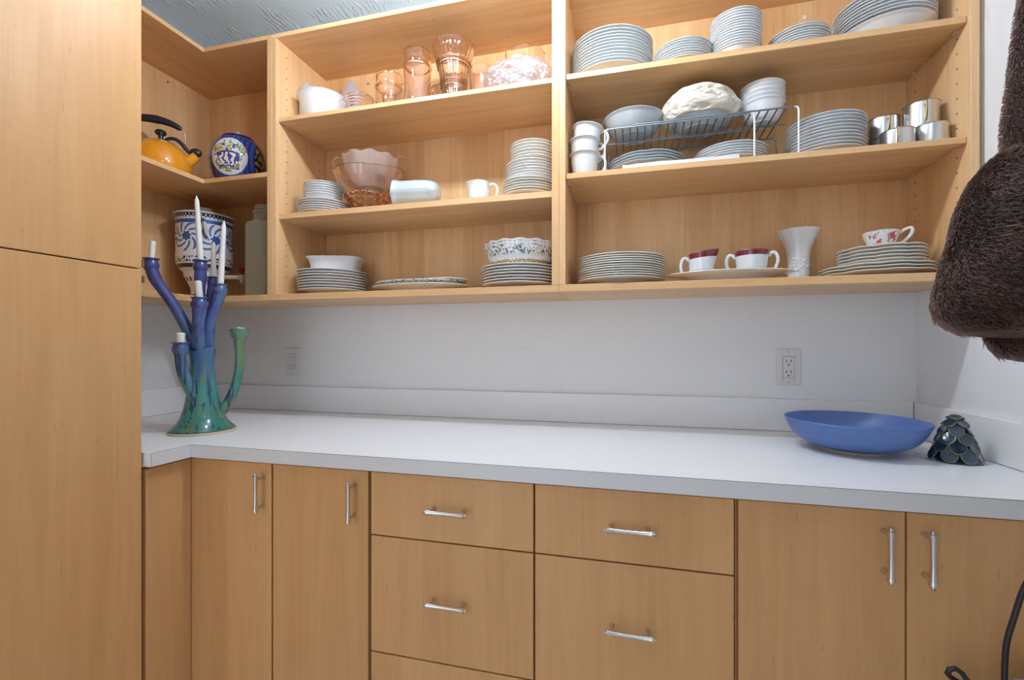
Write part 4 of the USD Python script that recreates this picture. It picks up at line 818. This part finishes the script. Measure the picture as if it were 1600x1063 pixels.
for i, (pts, r, rs) in enumerate(ARMS):
    q = spline(pts, 34); z0 = pts[0][2]; a = tube(q[2:], np.interp(np.linspace(0, 1, 32), [0, .10, .18, .8, 1], [r * 1.12, r * 1.18, r, r * 1.08, r * 1.15]), 22)
    if i == 6: cup = [(0, -.046), (r, -.046), (r * 1.1, -.038), (rs * .86, -.026), (rs * .92, -.010), (rs, -.001), (rs * .97, 0), (rs * .84, -.004), (rs * .7, -.018), (0, -.020)]
    else: cup = [(0, -.034), (r * .9, -.038), (r * 1.32, -.029), (r * 1.40, -.018), (r * 1.12, -.007), (rs * .9, -.0035), (rs, -.0015), (rs * .98, 0), (rs * .62, -.0012), (rs * .55, -.010), (0, -.011)]
    cm = (lambda T, rr, zz: (rr * (1 + .03 * np.cos(8 * T) * (zz > -.012)), zz)) if i == 6 else None
    part(cd, 'arm', cat(a, moved(revolve(cup, 40, cm), pts[0])), 'tree_glaze', smooth=50)
CAND = [((.3997, -.5704, 1.4362), (.4028, -.567, 1.4983), .0078, 'short white candle stub on the outermost blue arm', True), ((.4672, -.4646, 1.4460), (.4598, -.4729, 1.6596), .0088, 'tallest tapered white candle on the middle arm', False), ((.5028, -.4998, 1.3235), (.4996, -.5035, 1.3842), .0102, 'thick white candle stub on the front arm', True),
 ((.5245, -.4455, 1.3712), (.531, -.4382, 1.5847), .0088, 'long white taper on the bent arm beside the trunk', False), ((.4790, -.4296, 1.3977), (.4795, -.4283, 1.522), .0082, 'medium white taper on the rearmost arm', False), ((.4745, -.5392, 1.1848), (.4745, -.5392, 1.2235), .0120, 'thick white stub on the lowest front arm', True), ((.5530, -.3985, 1.2195), (.5545, -.3970, 1.2440), .0120, 'melted white candle end in the green arm', True)]
for a, b, r, lab, stub in CAND:
    c = thing('candle', lab, 'candle')
    a, b = np.array(a), np.array(b); L_ = np.linalg.norm(b - a); n_ = 14
    rr = np.full(n_, r) if stub else np.interp(np.linspace(0, 1, n_), [0, .85, .93, .975, 1], [r * 1.08, r * .82, r * .72, r * .45, r * .12])
    if stub: rr[-1] = r * .8
    part(c, 'wax', tube(a + (b - a) * np.linspace(0, 1, n_)[:, None], rr, 20), 'wax', smooth=50)
    part(c, 'wick', tube([b - (b - a) / L_ * .001, b + (b - a) / L_ * .004], .0008, 6), 'wick')

# ------------------------------------------------------------------ blue bowl and ceramic tree
bb = thing('blue_bowl', 'wide shallow matte blue bowl on the worktop near the ceramic tree', 'bowl', (2.352, -0.262, 0.914))
bo = dense([(.0735, .0065), (.092, .0115), (.114, .021), (.1315, .035), (.1435, .051), (.1505, .066), (.1525, .072)], 26) + [(.1550, .0745), (.1562, .079), (.1552, .0815), (.1515, .0800)] + dense([(.1490, .073), (.1405, .056), (.128, .040), (.110, .026), (.088, .017), (.05, .0130)], 24) + [(.0, .0120)]
part(bb, 'body', revolve([(0, .0055), (.070, .0055)] + bo, 96), 'blue_glaze', smooth=60)
part(bb, 'foot_ring', ringmesh([(.066, .0002), (.072, .0002), (.0735, .006), (.066, .006)], 64), 'clay', 'bare clay foot ring')
ft = thing('ceramic_fir_tree', 'small dark glazed ceramic fir tree of overlapping leaves by the wall', 'ornament', (2.5290, -0.335, 0.914), 0)
part(ft, 'base', revolve([(0, 0), (.036, 0), (.037, .003), (.027, .030), (.016, .070), (.006, .097), (0, .100)], 40), 'fir_glaze', smooth=60)
def leaf(w, l):
    s = trimesh.creation.icosphere(3, 1.0); v = s.vertices.copy(); d = np.hypot(v[:, 0], v[:, 2])
    v = v * [w, .0042, l]; v[:, 1] -= .0040 * d ** 2; s.vertices = v; return s
g = G(); uvx = g.xyz(g.n('uvmap', attribute='st').UV)[0]; n = g.noise(g.pos(), 55, 2)
c = g.ramp(n, (0.3, (0.010, 0.016, 0.035)), (0.5, (0.012, 0.035, 0.060)), (0.7, (0.022, 0.070, 0.080)))
c = g.mix(g.step(uvx, 0.80, 0.97), c, (0.115, 0.125, 0.085))
p = g.n('principled_bsdf', base_color=c, roughness=0.12, coat_weight=0.7, coat_roughness=0.04); M['leaf_glaze'] = g.done('leaf_glaze', p.BSDF)
for row, (z, r, nn, w, l, tilt) in enumerate(((.0180, .0385, 8, .0158, .0185, .40), (.0370, .0325, 7, .0152, .0175, .45), (.0550, .0265, 6, .0150, .0165, .52), (.0720, .0205, 5, .0145, .0155, .60), (.0875, .0140, 4, .0138, .0140, .80), (.1005, .0065, 3, .0120, .0115, 1.15))):
    for j in range(nn):
        a = 2 * pi * (j + .5 * (row % 2)) / nn + .1 * row + RNG.uniform(-.10, .10)
        m0 = leaf(w * RNG.uniform(.95, 1.08), l); d = np.hypot(m0.vertices[:, 0] / np.abs(m0.vertices[:, 0]).max(), m0.vertices[:, 2] / np.abs(m0.vertices[:, 2]).max())
        s = turned(m0, -tilt, (1, 0, 0)); s = turned(moved(s, (0, -r, z)), a, (0, 0, 1))
        part(ft, 'leaf', s, 'leaf_glaze', smooth=True, uv=np.stack([d, d * 0], 1))

# ------------------------------------------------------------------ fur coat
S_DIR = np.array([.838, -.546, 0]); N_DIR = np.array([.546, .838, 0]); C0 = np.array([2.237, -0.980, 0])
def loft(levels, n=56, e=2.2):
    """levels: (z, s centre, half width along S, half depth along N, n centre)"""
    V = []; th = np.arange(n) * 2 * pi / n; c, s = np.cos(th), np.sin(th); cc, ss = np.sign(c) * np.abs(c) ** (2 / e), np.sign(s) * np.abs(s) ** (2 / e)
    for z, s0, a, b, n0 in levels: V.append(C0 + S_DIR * (s0 + a * cc)[:, None] + N_DIR * (n0 + b * ss)[:, None] + np.array([0, 0, z]))
    k = len(levels); f = []; v = np.vstack(V + [V[0].mean(0)[None], V[-1].mean(0)[None]])
    for i in range(k - 1):
        for j in range(n):
            q = (j + 1) % n; f += [(i * n + j, i * n + q, (i + 1) * n + q), (i * n + j, (i + 1) * n + q, (i + 1) * n + j)]
    for j in range(n):
        q = (j + 1) % n; f += [(k * n, q, j), (k * n + 1, (k - 1) * n + j, (k - 1) * n + q)]
    m = trimesh.Trimesh(v, f, process=False); m.fix_normals(); return m
def lv(zs, ss, as_, bs, ns, n):
    z = np.linspace(zs[0], zs[-1], n); t = np.linspace(0, 1, len(zs))
    o = np.argsort(zs); return [(q, *[float(np.interp(q, np.array(zs)[o], np.array(w_)[o])) for w_ in (ss, as_, bs, ns)]) for q in z]
coat = thing('fur_coat', 'dark brown fur coat on a hanger with its deep cuff showing', 'coat')
cuff = loft(lv([1.200, 1.206, 1.218, 1.235, 1.262, 1.300, 1.342, 1.372, 1.393, 1.408, 1.414], [.045, .040, .036, .035, .036, .036, .036, .036, .037, .037, .037], [.060, .094, .106, .1085, .1050, .0970, .0890, .0790, .066, .046, .022], [.045, .062, .070, .073, .072, .068, .063, .057, .050, .040, .02], [0] * 11, 34))
slv = loft(lv([1.385, 1.42, 1.46, 1.52, 1.60, 1.70, 1.78], [.040, .042, .046, .055, .070, .100, .150], [.050, .054, .057, .060, .066, .075, .080], [.045, .048, .050, .052, .055, .060, .060], [0] * 7, 24))
inn = loft(lv([1.171, 1.176, 1.19, 1.215], [.062, .062, .060, .055], [.055, .080, .086, .082], [.030, .045, .050, .048], [.012] * 4, 10))
body = loft(lv([.86, .87, 1.0, 1.2, 1.45, 1.66, 1.75, 1.80, 1.82], [.275, .275, .275, .272, .268, .262, .26, .26, .26], [.10, .125, .128, .125, .122, .12, .10, .06, .03], [.09, .11, .115, .11, .10, .09, .075, .05, .02], [-.02] * 9, 30))
for m_ in (cuff, slv, inn, body):
    nn_ = np.asarray(meshkit.fbm(m_.vertices * 14.0)); m_.vertices = m_.vertices + m_.vertex_normals * (nn_ * .007)[:, None]
FURS = []
for nm, m_ in (('cuff', cuff), ('sleeve', slv), ('sleeve_end', inn), ('body', body)): part(coat, nm, m_, 'fur_base', smooth=60)
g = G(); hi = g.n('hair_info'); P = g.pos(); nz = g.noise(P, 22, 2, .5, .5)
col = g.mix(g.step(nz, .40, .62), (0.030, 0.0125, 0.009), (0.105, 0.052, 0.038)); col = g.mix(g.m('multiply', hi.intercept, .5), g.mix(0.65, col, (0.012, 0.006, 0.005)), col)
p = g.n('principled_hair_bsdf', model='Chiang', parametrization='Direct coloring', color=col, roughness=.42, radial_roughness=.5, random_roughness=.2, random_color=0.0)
M['fur_hair'] = g.done('fur_hair', p.BSDF)
def fur(parent, mesh, count, length, seed):
    rg = np.random.default_rng(seed); pts, fi = trimesh.sample.sample_surface(mesh, count, seed=seed); nr = mesh.face_normals[fi]
    flow = np.asarray(meshkit.fbm(pts * 9 + 5))[:, None] * S_DIR * 1.0 + np.asarray(meshkit.fbm(pts * 9 + 11))[:, None] * np.array([0, 0, .9]) + np.array([0, 0, -.75]) + rg.normal(0, .18, (count, 3))
    flow -= nr * (flow * nr).sum(1, keepdims=True); ln = length * rg.uniform(.65, 1.15, count)[:, None]
    A = pts - nr * .001; B = pts + (nr * .50 + flow * .45) * ln * .5; Cc = pts + (nr * .52 + flow * 1.15) * ln * .85; Dd = pts + (nr * .48 + flow * 1.55) * ln
    cv = np.stack([A, B, Cc, Dd], 1).reshape(-1, 3).astype(np.float32)
    path = f'{parent.GetPath()}/' + numbered(str(parent.GetPath()) + '/fur').split('/')[-1]
    c = UsdGeom.BasisCurves.Define(stage, path); c.CreateTypeAttr('linear'); c.CreateCurveVertexCountsAttr(Vt.IntArray.FromNumpy(np.full(count, 4, np.int32)))
    c.CreatePointsAttr(Vt.Vec3fArray.FromNumpy(cv)); c.CreateWidthsAttr(Vt.FloatArray.FromNumpy(np.tile(np.array([.0007, .00065, .0005, .00018], np.float32), count))); c.SetWidthsInterpolation('vertex')
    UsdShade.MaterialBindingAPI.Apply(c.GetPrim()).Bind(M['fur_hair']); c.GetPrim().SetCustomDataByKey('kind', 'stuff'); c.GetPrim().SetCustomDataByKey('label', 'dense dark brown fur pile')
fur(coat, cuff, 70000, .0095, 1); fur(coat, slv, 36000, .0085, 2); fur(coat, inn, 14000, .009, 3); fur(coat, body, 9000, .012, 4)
hk = C0 + S_DIR * .26 + N_DIR * -.02
part(coat, 'hanger', tube(spline([hk + [0, 0, 1.80], hk + [0, 0, 1.86], hk + S_DIR * .012 + [0, 0, 1.8858], hk + S_DIR * .03 + [0, 0, 1.872]], 16), .0018, 8), 'chrome')
rod = thing('closet_rod', 'round white closet rod carrying the fur coat, fixed beside the side wall', 'rod')
rx = float(hk[0] + S_DIR[0] * .012)
part(rod, 'rod', tube([(rx, -0.90, 1.868), (rx, -1.9, 1.868)], .0125, 20), 'wire_white'); 
for yy in (-0.93, -1.87): part(rod, 'bracket', cat(box(rx, XR - .0005, yy - .006, yy + .006, 1.890, 1.902), box(XR - .006, XR - .0005, yy - .02, yy + .02, 1.83, 1.93), box(rx - .004, rx + .004, yy - .006, yy + .006, 1.8800, 1.892)), 'fixture_white')

# ------------------------------------------------------------------ cord and bin at the coat end
bn = thing('storage_bin', 'grey lidded bin behind the black cord, mostly out of view', 'bin', (0, 0, 0))
part(bn, 'body', box(2.420, 2.600, -1.02, -0.69, 0.001, 0.600, .012), 'bin_grey'); part(bn, 'lid', box(2.412, 2.606, -1.03, -0.682, 0.6005, 0.630, .006), 'bin_grey')
cpts = [(2.500, -.73, 1.00), (2.455, -.715, .87), (2.420, -.70, .785), (2.407, -.70, .736), (2.398, -.70, .698), (2.395, -.70, .666), (2.394, -.70, .62), (2.385, -.70, .53), (2.365, -.71, .50), (2.345, -.71, .54), (2.345, -.705, .605), (2.336, -.70, .632), (2.322, -.70, .638), (2.316, -.70, .630), (2.322, -.695, .620), (2.345, -.69, .605), (2.368, -.69, .56), (2.380, -.69, .40), (2.385, -.70, .20), (2.39, -.72, .006), (2.30, -.80, .0045)]
crd = thing('power_cord', 'black power cord looping down in front of the double-door cabinet', 'cord')
part(crd, 'cable', tube(spline(cpts, 150), .0042, 12), 'cord_black', smooth=60)
part(crd, 'plug', cat(tube([(2.500, -.73, 1.00), (2.512, -.733, 1.03)], [.006, .012], 14), between((2.512, -.733, 1.03), (2.517, -.7345, 1.045), .003)), 'cord_black', smooth=50)
part(crd, 'wall_clip', between((2.512, -.733, 1.035), (XR - .0005, -.733, 1.035), .004), 'white_plastic')

# ------------------------------------------------------------------ ceiling light (outside the frame, lights the pantry)
cl = thing('ceiling_light', 'ceiling track light with four bare bulbs hanging in front of the bookcases', 'lamp')
part(cl, 'canopy', box(0.95, 1.76, -.65, -.59, 2.405, 2.4395, .004), 'fixture_white')
for bx, by, bz in BULBS:
    part(cl, 'stem', moved(cyl(.006, bz + .058, 2.406, 16), (bx, by, 0)), 'chrome')
    part(cl, 'socket', moved(cyl(.015, bz + .036, bz + .060, 20), (bx, by, 0)), 'fixture_white')
    part(cl, 'bulb', moved(trimesh.creation.icosphere(2, .030), (bx, by, bz + .012)), 'bulb_glow', smooth=True)
cg = thing('ceiling_light', 'round opal globe ceiling light in the middle of the pantry', 'lamp')  # added globe, fills shade on the tall cabinet and the fronts
part(cg, 'canopy', moved(revolve([(0, 2.28), (.05, 2.28), (.060, 2.41), (.062, 2.4395), (0, 2.4395)], 40), (FILL_GLOBE_AT[0], FILL_GLOBE_AT[1], 0)), 'fixture_white')
part(cg, 'globe', moved(trimesh.creation.icosphere(2, .09), FILL_GLOBE_AT), 'fill_globe_glow', smooth=True)
